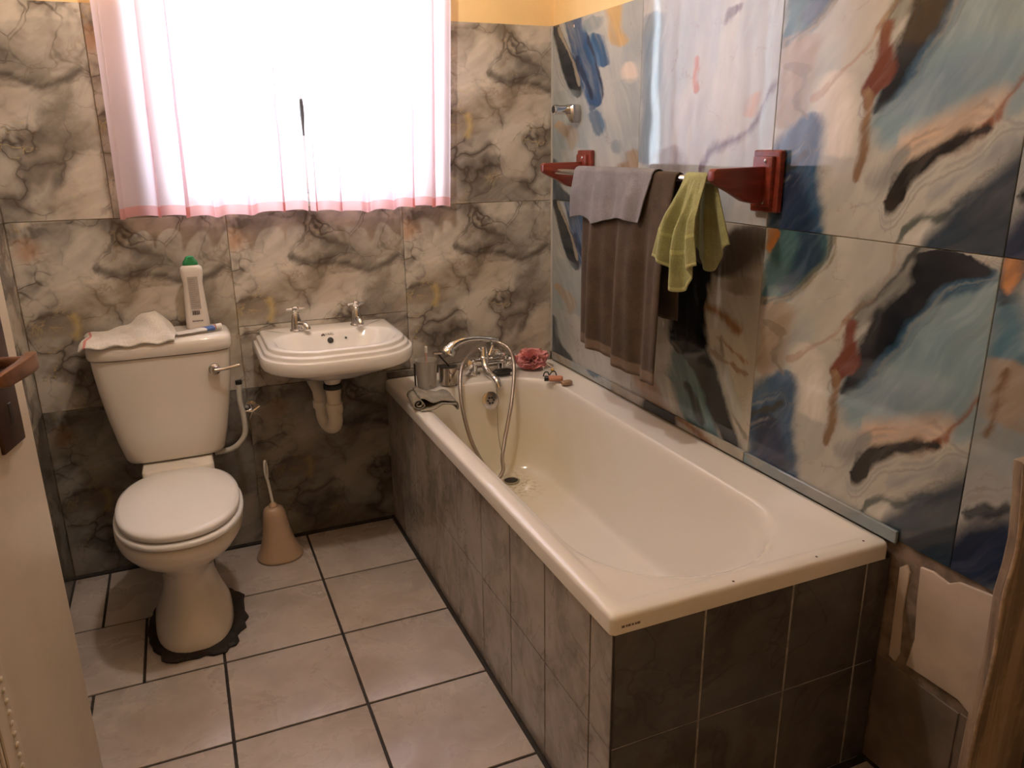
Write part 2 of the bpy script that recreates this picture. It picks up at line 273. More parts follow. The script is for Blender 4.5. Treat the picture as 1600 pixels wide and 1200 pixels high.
def bath_tile_mat(name, k):
    m = NT(name); co = m.n('ShaderNodeTexCoord').outputs['Object']
    mp = m.n('ShaderNodeMapping'); m.put(mp.inputs[0], co); mp.inputs['Rotation'].default_value = (.5, .6, .3); mp.inputs['Scale'].default_value = (1, 1.5, 1)
    a = m.noise(mp.outputs[0], 6, 5, .6, .6).outputs[0]; b = m.noise(co, 30, 3).outputs[0]
    c = m.mix(m.ramp(a, .34, .66), (.36, .325, .30), (.225, .20, .185)); c = m.mix(m.ramp(b, .5, .75, 0, .5), c, (.40, .36, .33))
    v = m.ramp(m.math('ABSOLUTE', m.math('SUBTRACT', m.noise(mp.outputs[0], 4, 3, .5, 1).outputs[0], .5)), 0, .012, .35, 0)
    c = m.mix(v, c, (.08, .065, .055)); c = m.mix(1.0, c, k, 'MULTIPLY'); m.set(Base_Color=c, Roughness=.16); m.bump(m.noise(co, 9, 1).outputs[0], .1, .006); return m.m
MT['bath_tile'] = bath_tile_mat('grey_brown_mottled_tile', (1.1, 1.08, 1.05)); MT['end_tile'] = bath_tile_mat('darkened_mottled_tile', (.26, .265, .28))  # end tiles: the side tile's mottled colour multiplied much darker

# ------------------------------------------------------------ mesh helpers
class MB:
    def __init__(s): s.v = []; s.f = []; s.uv = {}
    def add(s, vs, fs):
        o = len(s.v); s.v += [Vector(q) for q in vs]; s.f += [tuple(i+o for i in q) for q in fs]; return s
    def box(s, x0, x1, y0, y1, z0, z1):
        return s.add([(x0,y0,z0),(x1,y0,z0),(x1,y1,z0),(x0,y1,z0),(x0,y0,z1),(x1,y0,z1),(x1,y1,z1),(x0,y1,z1)],
                     [(0,3,2,1),(4,5,6,7),(0,1,5,4),(1,2,6,5),(2,3,7,6),(3,0,4,7)])
    def loft(s, rings, cap0=True, cap1=True, closed=True):
        o = len(s.v); n = len(rings[0])
        for r in rings: s.v += [Vector(q) for q in r]
        for k in range(len(rings)-1):
            for i in range(n if closed else n-1):
                j = (i+1) % n; s.f.append((o+k*n+i, o+k*n+j, o+(k+1)*n+j, o+(k+1)*n+i))
        if cap0: s.f.append(tuple(o+i for i in reversed(range(n))))
        if cap1: s.f.append(tuple(o+(len(rings)-1)*n+i for i in range(n)))
        return s
    def lathe(s, prof, c=(0,0,0), ax=(0,0,1), n=28, cap=True):
        ax = Vector(ax).normalized(); q = ax.to_track_quat('Z', 'Y')
        rings = [[Vector(c)+q @ Vector((r*math.cos(2*PI*i/n), r*math.sin(2*PI*i/n), z)) for i in range(n)] for r, z in prof]
        return s.loft(rings, cap, cap)
    def tube(s, pts, r, n=12, smooth=0, cap=True):
        pts = [Vector(q) for q in pts]; rs = r if isinstance(r, (list, tuple)) else [r]*len(pts)
        if smooth: pts, rs = spline(pts, rs, smooth)
        T = []
        for i in range(len(pts)):
            a = pts[max(0, i-1)]; b = pts[min(len(pts)-1, i+1)]; T.append((b-a).normalized())
        N = T[0].orthogonal().normalized(); rings = []
        for i, q in enumerate(pts):
            N = (N-T[i]*N.dot(T[i])).normalized(); B = T[i].cross(N)
            rings.append([q+(N*math.cos(2*PI*k/n)+B*math.sin(2*PI*k/n))*rs[i] for k in range(n)])
        return s.loft(rings, cap, cap)
    def grid(s, fn, nu, nv):
        vs = [fn(i/nu, j/nv) for j in range(nv+1) for i in range(nu+1)]
        o = len(s.v); s.v += [Vector(q) for q in vs]
        for j in range(nv):
            for i in range(nu):
                a = o+j*(nu+1)+i; s.f.append((a, a+1, a+nu+2, a+nu+1))
        for j in range(nv+1):
            for i in range(nu+1): s.uv[o+j*(nu+1)+i] = (i/nu, j/nv)
        return s
    def build(s, name, m, parent=None, smooth=35, bevel=0, seg=2, uvf=None, solid=0, jitter=None):
        me = bpy.data.meshes.new(name); off = wloc(parent) if parent else Vector()
        me.from_pydata([tuple(q-off) for q in s.v], [], s.f)
        if s.uv or uvf:
            l = me.uv_layers.new(name='UVMap')
            for lp in me.loops:
                l.data[lp.index].uv = uvf(s.v[lp.vertex_index]) if uvf else s.uv[lp.vertex_index]
        bm = bmesh.new(); bm.from_mesh(me)
        bmesh.ops.recalc_face_normals(bm, faces=bm.faces)
        if bevel:
            ed = [e for e in bm.edges if len(e.link_faces) == 2 and e.calc_face_angle(0) > .5]
            bmesh.ops.bevel(bm, geom=ed, offset=bevel, segments=seg, profile=.6, affect='EDGES', clamp_overlap=True)
        bm.to_mesh(me); bm.free()
        for q in me.polygons: q.use_smooth = bool(smooth)
        if smooth: me.set_sharp_from_angle(angle=math.radians(smooth))
        if m: me.materials.append(MT[m] if isinstance(m, str) else m)
        o = bpy.data.objects.new(name, me); COL.objects.link(o)
        if parent: o.parent = parent
        if solid:
            sm = o.modifiers.new('thickness', 'SOLIDIFY'); sm.thickness = solid; sm.offset = 0
        return o

def spline(pts, rs, k):
    P, R = [], []
    n = len(pts)
    for i in range(n-1):
        p0, p1, p2, p3 = pts[max(0, i-1)], pts[i], pts[i+1], pts[min(n-1, i+2)]
        for j in range(k):
            t = j/k
            P.append(.5*((2*p1)+(p2-p0)*t+(2*p0-5*p1+4*p2-p3)*t*t+(3*p1-p0-3*p2+p3)*t**3)); R.append(rs[i]*(1-t)+rs[i+1]*t)
    P.append(pts[-1]); R.append(rs[-1]); return P, R
def wloc(o):
    v = Vector()
    while o: v += o.location; o = o.parent
    return v
def empty(name, loc):
    o = bpy.data.objects.new(name, None); COL.objects.link(o); o.location = loc; o.empty_display_size = .05; return o
def tag(o, label, cat, group=None, kind=None):
    o['label'] = label; o['category'] = cat
    if group: o['group'] = group
    if kind: o['kind'] = kind
    return o
def struct(o, label=None, cat=None):
    o['kind'] = 'structure'
    if label: o['label'] = label
    if cat: o['category'] = cat
    return o
def thing(name, loc, label, cat, group=None): return tag(empty(name, loc), label, cat, group)
def lab(o, t): o['label'] = t; return o
def rrect(x0, x1, y0, y1, r, z, nc=8, ns=8):
    """rounded rectangle ring; r = radius or (x0y0, x1y0, x1y1, x0y1)"""
    r = (r,)*4 if not isinstance(r, tuple) else r
    C = [(x0+r[0], y0+r[0], PI, r[0]), (x1-r[1], y0+r[1], 1.5*PI, r[1]), (x1-r[2], y1-r[2], 0, r[2]), (x0+r[3], y1-r[3], .5*PI, r[3])]
    out = []
    for k, (cx, cy, a, q) in enumerate(C):
        for i in range(nc+1): out.append(Vector((cx+q*math.cos(a+i/nc*PI/2), cy+q*math.sin(a+i/nc*PI/2), z)))
        nx = C[(k+1) % 4]; e = Vector((nx[0]+nx[3]*math.cos(nx[2]), nx[1]+nx[3]*math.sin(nx[2]), z)); s0 = out[-1].copy()
        for i in range(1, ns): out.append(s0.lerp(e, i/ns))
    return out
def sell(cx, cy, a, b, z, e=2.3, n=48, bf=None):
    """superellipse ring; bf = half length towards -y when it differs"""
    out = []
    for i in range(n):
        t = 2*PI*i/n; c, s_ = math.cos(t), math.sin(t); bb = bf if (bf and s_ < 0) else b
        out.append(Vector((cx+a*math.copysign(abs(c)**(2/e), c), cy+bb*math.copysign(abs(s_)**(2/e), s_), z)))
    return out
def text_mesh(name, txt, size, m, parent, loc, rot):
    cu = bpy.data.curves.new(name, 'FONT'); cu.body = txt; cu.size = size; cu.extrude = .0003; cu.align_x = 'CENTER'; cu.resolution_u = 3
    o = bpy.data.objects.new('tmp', cu); COL.objects.link(o)
    me = bpy.data.meshes.new_from_object(o.evaluated_get(bpy.context.evaluated_depsgraph_get()))
    bpy.data.objects.remove(o); me.materials.clear(); me.materials.append(MT[m])
    q = bpy.data.objects.new(name, me); COL.objects.link(q); q.parent = parent
    q.location = Vector(loc)-wloc(parent); q.rotation_euler = rot; return q

# ------------------------------------------------------------ the room
XL, YF, ZC, ZT, ZJ = -1.828, -3.05, 2.5, 1.8226, 1.2055
WX0, WX1, WZ0, WZ1 = -1.38, -.44, 1.222, 2.15          # window opening
GAP = .0007
fl = struct(MB().box(XL-.15, .16, YF-.15, .2, -.12, -.0035).build('floor', 'grout_dark', smooth=0), 'floor of square beige ceramic tiles with dark grout lines', 'floor')
T = .3374; xA = -1.0445; xs = [xA+k*T for k in (3, 2, 1, 0, -1, -2)]; ys = [-.015]+[-.364-k*T for k in range(9)]
def floor_tile(x0, x1, y0, y1):
    x0 = max(x0, XL); y0 = max(y0, YF); g = .0040
    if x1-x0 > .03 and y1-y0 > .03: MB().box(x0+g, x1-g, y0+g, y1-g, -.012, 0).build('floor_tile', 'floor', fl, bevel=.0018, seg=2)
for k in range(len(ys)-1):
    cols = [(-.707, -1.0445), (-1.0445, -1.382), (-1.382, -1.594 if k == 1 else -1.719), (-1.594 if k == 1 else -1.719, XL)]
    if ys[k] < -1.70: cols = [(-.0, -.37), (-.37, -.707)]+cols
    for b, a in cols: floor_tile(a, b, ys[k+1], ys[k])

wb = MB()
for a in ((XL-.15, WX0, 0, ZC), (WX1, .16, 0, ZC), (WX0, WX1, 0, WZ0), (WX0, WX1, WZ1, ZC)):
    wb.box(a[0], a[1], .009, .2, a[2], a[3])
wb = struct(wb.build('wall_back', 'plaster', smooth=0), 'yellow back wall clad in grey beige marble print tiles', 'wall')
def back_tile(x0, x1, z0, z1, u0, v0, dx=0.0, m='M'):
    MB().box(x0+GAP, x1-GAP, dx, .010, z0+GAP, z1-GAP).build('wall_tile', m, wb, bevel=.0012, seg=1,
        uvf=lambda q: ((q.x-u0)/.6, (q.z-v0)/.6055))
for x0, x1 in ((-.6, -.001), (XL, -1.2)):
    back_tile(x0, x1, .6, ZJ, -.6 if x0 > -1 else -1.8, .6); back_tile(x0, x1, .003, .6, -.6 if x0 > -1 else -1.8, -.0055, 0, 'N')
back_tile(-1.2, -.6, .823, ZJ, -1.2, .6); back_tile(-1.2, -.6, .6, .823, -1.12, .40, .001); back_tile(-1.2, -.6, .003, .6, -1.12, -.0055, 0, 'N')
back_tile(XL, -1.53, ZJ, ZT, -2.13, ZJ); back_tile(-1.53, WX0, ZJ, ZT, -1.53, ZJ); back_tile(WX1, -.001, ZJ, ZT, -.45, ZJ)
back_tile(WX0, WX1, ZJ, WZ0, -1.0, ZJ)

wr = struct(MB().box(.009, .16, YF-.15, .009, 0, ZC).build('wall_right', 'plaster', smooth=0), 'yellow right wall clad in glossy blue teal and cream marble print tiles', 'wall')
def right_tile(y0, y1, z0, z1, m, u0, v0, name='wall_tile', x=0.0):
    return MB().box(x, .010, y1+GAP, y0-GAP, z0+GAP, z1-GAP).build(name, m, wr, bevel=.0012, seg=1, uvf=lambda q: ((u0-q.y)/.61, (q.z-v0)/.6055))
JY = [0, -.61, -1.215, -1.835, -2.445, -3.05]
for i, (lo, hi) in enumerate((('C', 'C'), ('B', 'E'), ('A', 'A'), ('D', 'D'), ('C', 'C'))):
    right_tile(JY[i], JY[i+1], .578, ZJ, lo, JY[i], .6); right_tile(JY[i], JY[i+1], ZJ, ZT, hi, JY[i], ZJ)
MT['pale_tile'] = mat('pale_unfinished_tile', (.58, .47, .385), .5, var=.08, vs=10, bump=.1)
MT['mortar'] = mat('rough_brown_mortar', (.25, .185, .14), .85, var=.25, vs=25, bump=.5, bs=70)
MT['brown_tile'] = mat('brown_glazed_tile', (.20, .155, .13), .25, var=.15, vs=8)
def wpoly(pts, x, m, name):
    n = len(pts)
    return MB().loft([[(x, y, z) for y, z in pts], [(.0095, y, z) for y, z in pts]]).build(name, m, wr, smooth=0, bevel=.001, seg=1)
wpoly([(-1.0,.0),(-2.44,.0),(-2.44,.577),(-1.0,.577)], .006, 'mortar', 'mortar_bed')
wpoly([(-1.772,.548),(-1.80,.552),(-1.838,.545),(-1.86,.560),(-1.94,.571),(-2.10,.566),(-2.16,.30),(-1.93,.296),(-1.90,.31),(-1.775,.307),(-1.785,.38),(-1.776,.47)], .0, 'pale_tile', 'pale_tile')
wpoly([(-1.722,.52),(-1.738,.535),(-1.748,.52),(-1.745,.42),(-1.753,.32),(-1.745,.295),(-1.728,.30)], .002, 'pale_tile', 'pale_tile')
for a in (-1.702, -1.91, -2.12, -2.33):
    wpoly([(a,.004),(a-.204,.004),(a-.204,.278),(a,.282)], .003, 'brown_tile', 'lower_tile')

DY0, DY1 = -2.70, -1.90                                  # doorway in the left wall
wl = MB()
for a in ((YF-.15, DY0, 0, ZC), (DY1, .009, 0, ZC), (DY0, DY1, 2.03, ZC)): wl.box(XL-.15, XL-.009, a[0], a[1], a[2], a[3])
wl = struct(wl.build('wall_left', 'plaster', smooth=0), 'yellow left wall with marble print tiles beside the open door', 'wall')
for i in range(4):
    y0, y1 = -.6*i, max(-.6*(i+1), DY1+.06)
    for z0, z1 in ((.003, .6), (.6, ZJ), (ZJ, ZT)):
        if y0-y1 > .02: MB().box(XL-.010, XL, y1+GAP, y0-GAP, z0+GAP, z1-GAP).build('wall_tile', 'N' if z0 < .1 else 'M', wl, bevel=.0012, seg=1, uvf=lambda q: ((-q.y-.6*i)/.6+.35, (q.z-z0)/.6055))
struct(MB().box(XL-.15, .16, YF-.15, YF, 0, ZC).build('wall_front', 'plaster', smooth=0), 'plain yellow painted wall facing the window', 'wall')
struct(MB().box(XL-.15, .16, YF-.15, .2, ZC, ZC+.12).build('ceiling', 'ceiling', smooth=0), 'plain cream painted ceiling', 'ceiling')
hall = MB()
for a in ((XL-1.25, XL-1.15, DY0-.6, DY1+.6, 0, 2.5), (XL-1.2, XL-.15, DY0-.7, DY0-.6, 0, 2.5), (XL-1.2, XL-.15, DY1+.6, DY1+.7, 0, 2.5), (XL-1.25, XL-.15, DY0-.7, DY1+.7, 2.5, 2.6), (XL-1.25, XL-.15, DY0-.7, DY1+.7, -.1, 0)): hall.box(*a)
struct(hall.build('wall_hallway', 'plaster', smooth=0), 'walls of the dim hallway beyond the doorway', 'wall')
MT['frame_wood'] = mat('cream_gloss_paint', (.60, .50, .375), .35, var=.06, vs=5, bump=.1)
df = MB()
for a in ((DY0, DY0+.04, 0, 2.03), (DY1-.04, DY1, 0, 2.03), (DY0, DY1, 1.99, 2.03)): df.box(XL-.15, XL+.012, a[0], a[1], a[2], a[3])
struct(df.build('trim_3', 'frame_wood', smooth=0, bevel=.004), 'cream painted door frame in the left wall', 'door frame')

# tile upstand along the bath, corner strip, dirty skirting joint
tr = struct(empty('trim_1', (-.004, -.85, .573)), 'narrow strip of cut marble tile along the bath edge', 'trim')
k = 0
for a, b in ((-.012, -.50), (-.50, -1.21), (-1.21, -1.712)):
    MB().box(-.009, -.0004, b+.001, a-.001, .573, .603).build('strip_tile', 'ABD'[k] if k else 'C', tr, bevel=.0015, seg=1, uvf=lambda q, k=k: ((-q.y*1.6+.3*k) % 1.0 if False else (-q.y-[0, .5, 1.21][k])/.75+.1, .35+(q.z-.573)*2+.2*k)); k += 1
for a, b in ((-.695, -.35), (-.35, -.010)):
    MB().box(a+.001, b-.001, -.009, -.0004, .573, .600).build('strip_tile', 'M', tr, bevel=.0015, seg=1, uvf=lambda q: (q.x/.6, q.z))
MT['trim'] = mat('pale_plastic_trim', (.5, .48, .44), .3, var=.05)
struct(MB().box(-.007, -.0003, -.007, -.0003, .603, ZT).build('trim_2', 'trim', smooth=0, bevel=.001), 'thin pale corner strip between the two tiled walls', 'trim')
struct(MB().box(XL+.0005, -.71, -.016, -.0005, -.003, .006).build('baseboard_back', 'grout_dark', smooth=0, bevel=.002), 'dark dirty joint along the foot of the back wall', 'skirting')

# window
MT['steel_white'] = mat('white_painted_steel', (.72, .72, .70), .4, var=.04)
MT['dark_metal'] = mat('dark_bronze_metal', (.05, .045, .04), .4, metal=.6, var=.1)
gm = NT('clear_window_glass'); tr_ = gm.n('ShaderNodeBsdfTransparent'); gl = gm.n('ShaderNodeBsdfGlossy'); gl.inputs['Roughness'].default_value = .02
mx = gm.n('ShaderNodeMixShader'); mx.inputs[0].default_value = .06; gm.t.links.new(tr_.outputs[0], mx.inputs[1]); gm.t.links.new(gl.outputs[0], mx.inputs[2]); gm.t.links.new(mx.outputs[0], gm.out.inputs[0])
tr_.inputs[0].default_value = (.96, .97, .97, 1); MT['glass'] = gm.m
wn = struct(empty('window_1', (-.91, .12, WZ0)), 'white steel window behind the pink curtains', 'window')
fr = MB(); y0, y1 = .11, .15
for a in ((WX0, WX0+.035, WZ0, WZ1), (WX1-.035, WX1, WZ0, WZ1), (WX0, WX1, WZ0, WZ0+.035), (WX0, WX1, WZ1-.035, WZ1)): fr.box(a[0], a[1], y0, y1, a[2], a[3])
fr.build('window_frame', 'steel_white', wn, bevel=.003, smooth=30)
MB().box(-.924, -.894, y0, y1, WZ0+.035, WZ1-.035).build('mullion', 'steel_white', wn, bevel=.003)
for a, b in ((WX0+.035, -.924), (-.894, WX1-.035)): MB().box(a, b, .128, .132, WZ0+.035, WZ1-.035).build('pane', 'glass', wn, smooth=0)
h = MB().box(-.920, -.898, .095, .112, 1.46, 1.56).tube([(-.909, .098, 1.555), (-.909, .075, 1.56), (-.909, .068, 1.53), (-.909, .066, 1.45)], .009, 10, 4).build('window_handle', 'dark_metal', wn)
MB().box(WX0+.001, WX1-.001, .012, .108, WZ0-.001, WZ0+.004).build('window_sill', 'M', wn, smooth=0, uvf=lambda q: (q.x, q.y))

# ------------------------------------------------------------ curtains
def curtain_mat():
    m = NT('sheer_pink_cotton'); uv = m.n('ShaderNodeUVMap').outputs[0]
    sx = m.n('ShaderNodeSeparateXYZ'); m.put(sx.inputs[0], uv)
    hem = m.ramp(sx.outputs[1], .031, .033, 1, 0)
    wv = m.noise(uv, 260, 2).outputs[0]
    c = m.mix(hem, (.95, .81, .87), (.90, .50, .50))
    df = m.n('ShaderNodeBsdfDiffuse'); tl = m.n('ShaderNodeBsdfTranslucent'); tp = m.n('ShaderNodeBsdfTransparent')
    m.put(df.inputs[0], c); m.put(tl.inputs[0], c); m.put(tp.inputs[0], m.mix(hem, (1, .93, .95), (.95, .60, .60)))
    a = m.n('ShaderNodeMixShader'); a.inputs[0].default_value = .66; m.t.links.new(df.outputs[0], a.inputs[1]); m.t.links.new(tl.outputs[0], a.inputs[2])
    b = m.n('ShaderNodeMixShader'); m.put(b.inputs[0], m.math('MULTIPLY', m.ramp(hem, 0, 1, .05, .01, False), m.ramp(wv, .3, .7, .8, 1.1)))
    m.t.links.new(a.outputs[0], b.inputs[1]); m.t.links.new(tp.outputs[0], b.inputs[2]); m.t.links.new(b.outputs[0], m.out.inputs[0]); return m.m
MT['curtain'] = curtain_mat()
def curtain(xt0, xt1, xb0, xb1, seed, label, zb, edge=None):
    rnd = random.Random(seed); ph = [rnd.uniform(0, 6.28) for _ in range(8)]
    def fn(u, v):
        z = zb + v*(2.2-zb); k = 1-v
        x0 = xb0+(xt0-xb0)*v; x1 = xb1+(xt1-xb1)*v
        if edge: x0, x1 = edge(v, x0, x1)
        env = math.sin(PI*min(1, max(0, u*8)))*.0+min(1, u*14, (1-u)*14)
        # pleats: the cloth doubles back on itself in narrow bands of uneven width
        A_ = .037*(.72+.28*math.sin(u*7+ph[5]))*(.65+.45*k)
        t = 2*PI*6*(u+.02*math.sin(u*9+ph[1]))+ph[2]+.35*k
        uw = u+env*(A_*math.sin(t)+.006*math.sin(u*61+ph[0]))
        x = x0+(x1-x0)*uw
        y = -.066+(.011+.010*k)*math.cos(t)*env+.005*math.sin(u*2*PI*13+ph[3]+k)+.004*math.sin(u*2*PI*3+ph[4])
        z += .004*math.sin(u*2*PI*1.3+ph[5])*k**6+.0025*math.cos(t)*k**6
        return (x, y, z)
    o = MB().grid(fn, 260, 36).build('curtain', 'curtain', smooth=180)
    tag(o, label, 'curtain', 'pair of sheer curtains'); return o
def slit(sgn):
    def e(v, x0, x1):
        g = .0045*math.exp(-((v-.32)/.045)**2)+.0015*math.exp(-((v-.55)/.15)**2)
        return (x0+g, x1) if sgn > 0 else (x0, x1-g)
    return e
curtain(-1.49, -.927, -1.507, -.940, 3, 'sheer pink curtain covering the left half of the window', 1.207, slit(-1))
curtain(-.927, -.400, -.932, -.440, 8, 'sheer pink curtain covering the right half of the window', 1.203, slit(1))
MT['chrome'] = mat('polished_chrome', (.80, .79, .78), .12, metal=1.0, var=.02)
MT['chrome_worn'] = mat('worn_chrome', (.62, .59, .56), .22, metal=1.0, var=.15, vs=20)
rd = thing('curtain_rod', (-.95, -.066, 2.209), 'thin metal curtain rod above the window', 'curtain rod')
MB().tube([(-1.6, -.066, 2.209), (-.3, -.066, 2.209)], .008, 12).build('rod', 'chrome', rd)
for x in (-1.6, -.3): MB().tube([(x, -.066, 2.209), (x, .010, 2.209)], .006, 10).lathe([(.02, 0), (.02, .006)], (x, .009, 2.209), (0, -1, 0)).build('rod_bracket', 'chrome', rd)

# ceiling lamp
em = NT('warm_glowing_bulb'); em.set(Base_Color=(1, .8, .55)); em.b.inputs['Emission Color'].default_value = (1, .89, .81, 1); em.b.inputs['Emission Strength'].default_value = LAMP; MT['bulb'] = em.m
MT['white_plastic'] = mat('white_plastic', (.74, .70, .63), .35, var=.05)
lp = thing('ceiling_lamp', (-1.05, -1.0, ZC), 'bare warm bulb in a white ceiling holder', 'lamp')
MB().lathe([(.055, 0), (.055, -.012), (.03, -.03), (.022, -.07), (.018, -.075)], (-1.05, -1.0, ZC)).build('lamp_holder', 'white_plastic', lp)
MB().lathe([(.016, -.072), (.02, -.085), (.036, -.11), (.042, -.135), (.036, -.16), (.02, -.175), (.004, -.18)], (-1.05, -1.0, ZC), n=20).build('bulb', 'bulb', lp)

# ------------------------------------------------------------ bath and its tiled surround
def enamel():
    m = NT('white_bath_enamel'); co = m.n('ShaderNodeTexCoord').outputs['Object']
    sx = m.n('ShaderNodeSeparateXYZ'); m.put(sx.inputs[0], co)
    # yellow limescale stain where the taps drip, on the far end of the tub
    d = m.vm('SUBTRACT', co, (-.02, .52, -.25))
    ln = m.n('ShaderNodeVectorMath', operation='LENGTH'); m.put(ln.inputs[0], m.vm('MULTIPLY', d, (1.0, .75, .9)))
    nz = m.noise(co, 5, 4, .6).outputs[0]
    st = m.ramp(m.math('ADD', ln.outputs[1], m.math('MULTIPLY_ADD', nz, .3, -.15)), .06, .45, .7, 0)
    inside = m.ramp(sx.outputs[2], -.02, -.06)
    c = m.mix(m.math('MULTIPLY', st, inside), (.80, .75, .69), (.68, .60, .38))
    d2 = m.vm('SUBTRACT', co, (.03, .47, -.353)); l2 = m.n('ShaderNodeVectorMath', operation='LENGTH'); m.put(l2.inputs[0], m.vm('MULTIPLY', d2, (1, .6, 1)))
    ru = m.math('MULTIPLY', m.ramp(l2.outputs[1], .02, .10, .55, 0), m.ramp(m.noise(co, 60, 3, .7).outputs[0], .48, .62))
    c = m.mix(ru, c, (.30, .17, .07))
    m.set(Base_Color=c, Roughness=.17); m.b.inputs['Coat Weight'].default_value = .3; return m.m
MT['enamel'] = enamel()
bt = thing('bathtub', (-.352, -.85, .573), 'white enamel bathtub with yellowed inside set in grey tiles', 'bathtub')
BW, BL, BH = .7046, 1.7, .573
R = []
def inset(d, z, r): return rrect(-BW+d, -.0095-d*.5, -BL+d, -.0095-d*.4, r, z)
R += [inset(0, .534, .012), inset(0, .563, .012), inset(.002, .569, .012), inset(.007, .573, .012), inset(.036, .573, .02), inset(.046, .5705, .03)]
def cav(k, z): # k = 0 top edge, 1 floor
    x0 = -.648+.085*k; x1 = -.135-.075*k; ya = -1.648+.42*k; yb = -.190-.105*k
    r0 = .27-.08*k; r1 = .15-.02*k
    return rrect(x0, x1, ya, yb, (min(r0, (x1-x0)/2-.001), min(r0, (x1-x0)/2-.001), r1, r1), z)
R += [cav(-.10, .5690), cav(-.03, .5685), cav(.0, .566), cav(.03, .560), cav(.055, .548), cav(.075, .53)]
for t in [.12, .2, .3, .4, .5, .6, .7, .78, .86, .92, .965, 1.0]:
    z = .53-(.53-.222)*(1-(1-t)**2.3)
    R.append(cav(.075+.9*t**1.25, z))
last = R[-1]; cx, cy = -.375, -.72
for k in (.8, .55, .3, .1): R.append([Vector((cx+(q.x-cx)*k, cy+(q.y-cy)*k, .222-.004*(1-k))) for q in last])
MB().loft(R, False, True).build('tub_shell', 'enamel', bt, smooth=60)
MT['black'] = mat('black_rubber', (.012, .011, .010), .5, var=.2)
ov = MB().lathe([(.033, 0), (.033, .003), (.028, .005), (.012, .005)], (-.366, -.2325, .508), (0, -1, .28), 32, True).build('overflow_cover', 'chrome_worn', bt)
for i in range(6):
    a = i*PI/3; q = Vector((0, -1, .28)).to_track_quat('Z', 'Y')
    c = Vector((-.366, -.2325, .508))+q @ Vector((.011*math.cos(a), .011*math.sin(a), .0045))
    MB().lathe([(.0042, 0), (.0042, .0012)], c, (0, -1, .28), 10).build('overflow_slot', 'black', ov)
dr = MB().lathe([(.032, 0), (.032, .003), (.026, .0035), (.024, -.001), (.024, -.0005)], (-.335, -.345, .224), n=32).build('drain_ring', 'chrome_worn', bt)
MB().lathe([(.0235, .0), (.0235, .0026)], (-.335, -.345, .224), n=28).build('drain_hole', 'black', dr)
MT['print_grey'] = mat('faded_grey_print', (.22, .17, .15), .5)
em_ = MB()
for i, (a, wd) in enumerate(((0, .006), (.008, .003), (.012, .005), (.019, .004), (.025, .003), (.029, .006))): em_.box(-.683+a*1.15, -.683+(a+wd)*1.15, -1.7003, -1.6997, .5465, .5515)
lab(em_.build('maker_mark', 'print_grey', bt, smooth=0), 'tiny faded grey maker mark')
MT['chip'] = mat('dark_enamel_chip', (.06, .035, .025), .7)
for x, y in ((-.058, -1.672), (-.2, -1.682), (-.42, -1.688)):
    MB().lathe([(.003, 0), (.002, .0006)], (x, y, .5731), n=9).build('enamel_chip', 'chip', bt)

sr = thing('bath_surround', (-.35, -.85, 0), 'grey tiled box enclosing the bathtub', 'bath panel')
MT['surround_core'] = mat('pale_grey_grout', (.36, .33, .29), .85, var=.25, vs=25)
MT['surround_dark'] = mat('dark_grout_edge', (.05, .04, .034), .85, var=.2)
MB().box(-.6968, -.665, -1.664, -.001, 0, .533).build('side_grout', 'surround_dark', sr, smooth=0); MB().box(-.6968, -.012, -1.6978, -1.665, 0, .533).build('end_grout', 'surround_core', sr, smooth=0)
sy = [-.001, -.18, -.364, -.60, -.80, -1.0, -1.2, -1.4, -1.61, -1.6985]
for z0, z1 in ((.001, .271), (.271, .533)):
    for i in range(len(sy)-1):
        g = .0011 if i != 2 else .0016
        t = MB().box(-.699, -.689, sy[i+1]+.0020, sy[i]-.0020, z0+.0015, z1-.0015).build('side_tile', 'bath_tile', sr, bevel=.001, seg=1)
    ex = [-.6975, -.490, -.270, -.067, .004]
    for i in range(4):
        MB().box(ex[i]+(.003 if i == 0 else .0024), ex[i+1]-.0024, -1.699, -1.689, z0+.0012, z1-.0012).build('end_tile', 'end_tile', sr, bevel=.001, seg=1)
MB().box(-.6998, -.696, -1.6998, -1.696, .001, .5325).build('corner_joint', 'surround_dark', sr, smooth=0)

# bath mixer with hand shower
mxr = thing('bath_mixer', (-.32, -.09, .573), 'chrome bath mixer tap with hand shower and looping metal hose', 'mixer tap')
b = MB().tube([(-.40, -.09, .622), (-.24, -.09, .619)], [.017, .017], 20)
for x in (-.375, -.265): b.lathe([(.024, 0), (.024, .006), (.014, .012), (.013, .05)], (x, -.09, .570), (0, 0, 1), 20)
b.lathe([(.021, 0), (.021, .012), (.015, .02), (.013, .045), (.010, .05)], (-.335, -.09, .627), (0, 0, 1), 20)
b.build('mixer_body', 'chrome', mxr)
for x, y, z, ax in ((-.402, -.105, .622, (-.5, -1, .1)), (-.238, -.105, .617, (.5, -1, .1)), (-.283, -.09, .636, (.1, -.25, 1))):
    kn = MB().lathe([(.010, -.02), (.012, .0), (.020, .006), (.022, .016), (.019, .026), (.010, .030)], (x, y, z), ax, 20)
    q = Vector(ax).to_track_quat('Z', 'Y')
    for i in range(4):
        a = i*PI/2+.4; c = Vector((x, y, z))+q @ Vector((.020*math.cos(a), .020*math.sin(a), .014)); e = Vector((x, y, z))+q @ Vector((.031*math.cos(a), .031*math.sin(a), .015))
        kn.tube([c, e], [.006, .008], 10)
    kn = kn.build('tap_knob', 'chrome', mxr)
MB().tube([(-.335, -.10, .628), (-.338, -.118, .602), (-.336, -.15, .585), (-.331, -.185, .578), (-.326, -.205, .567), (-.324, -.212, .548)], [.015, .014, .0135, .013, .0135, .0145], 16, 5).build('spout', 'chrome', mxr)
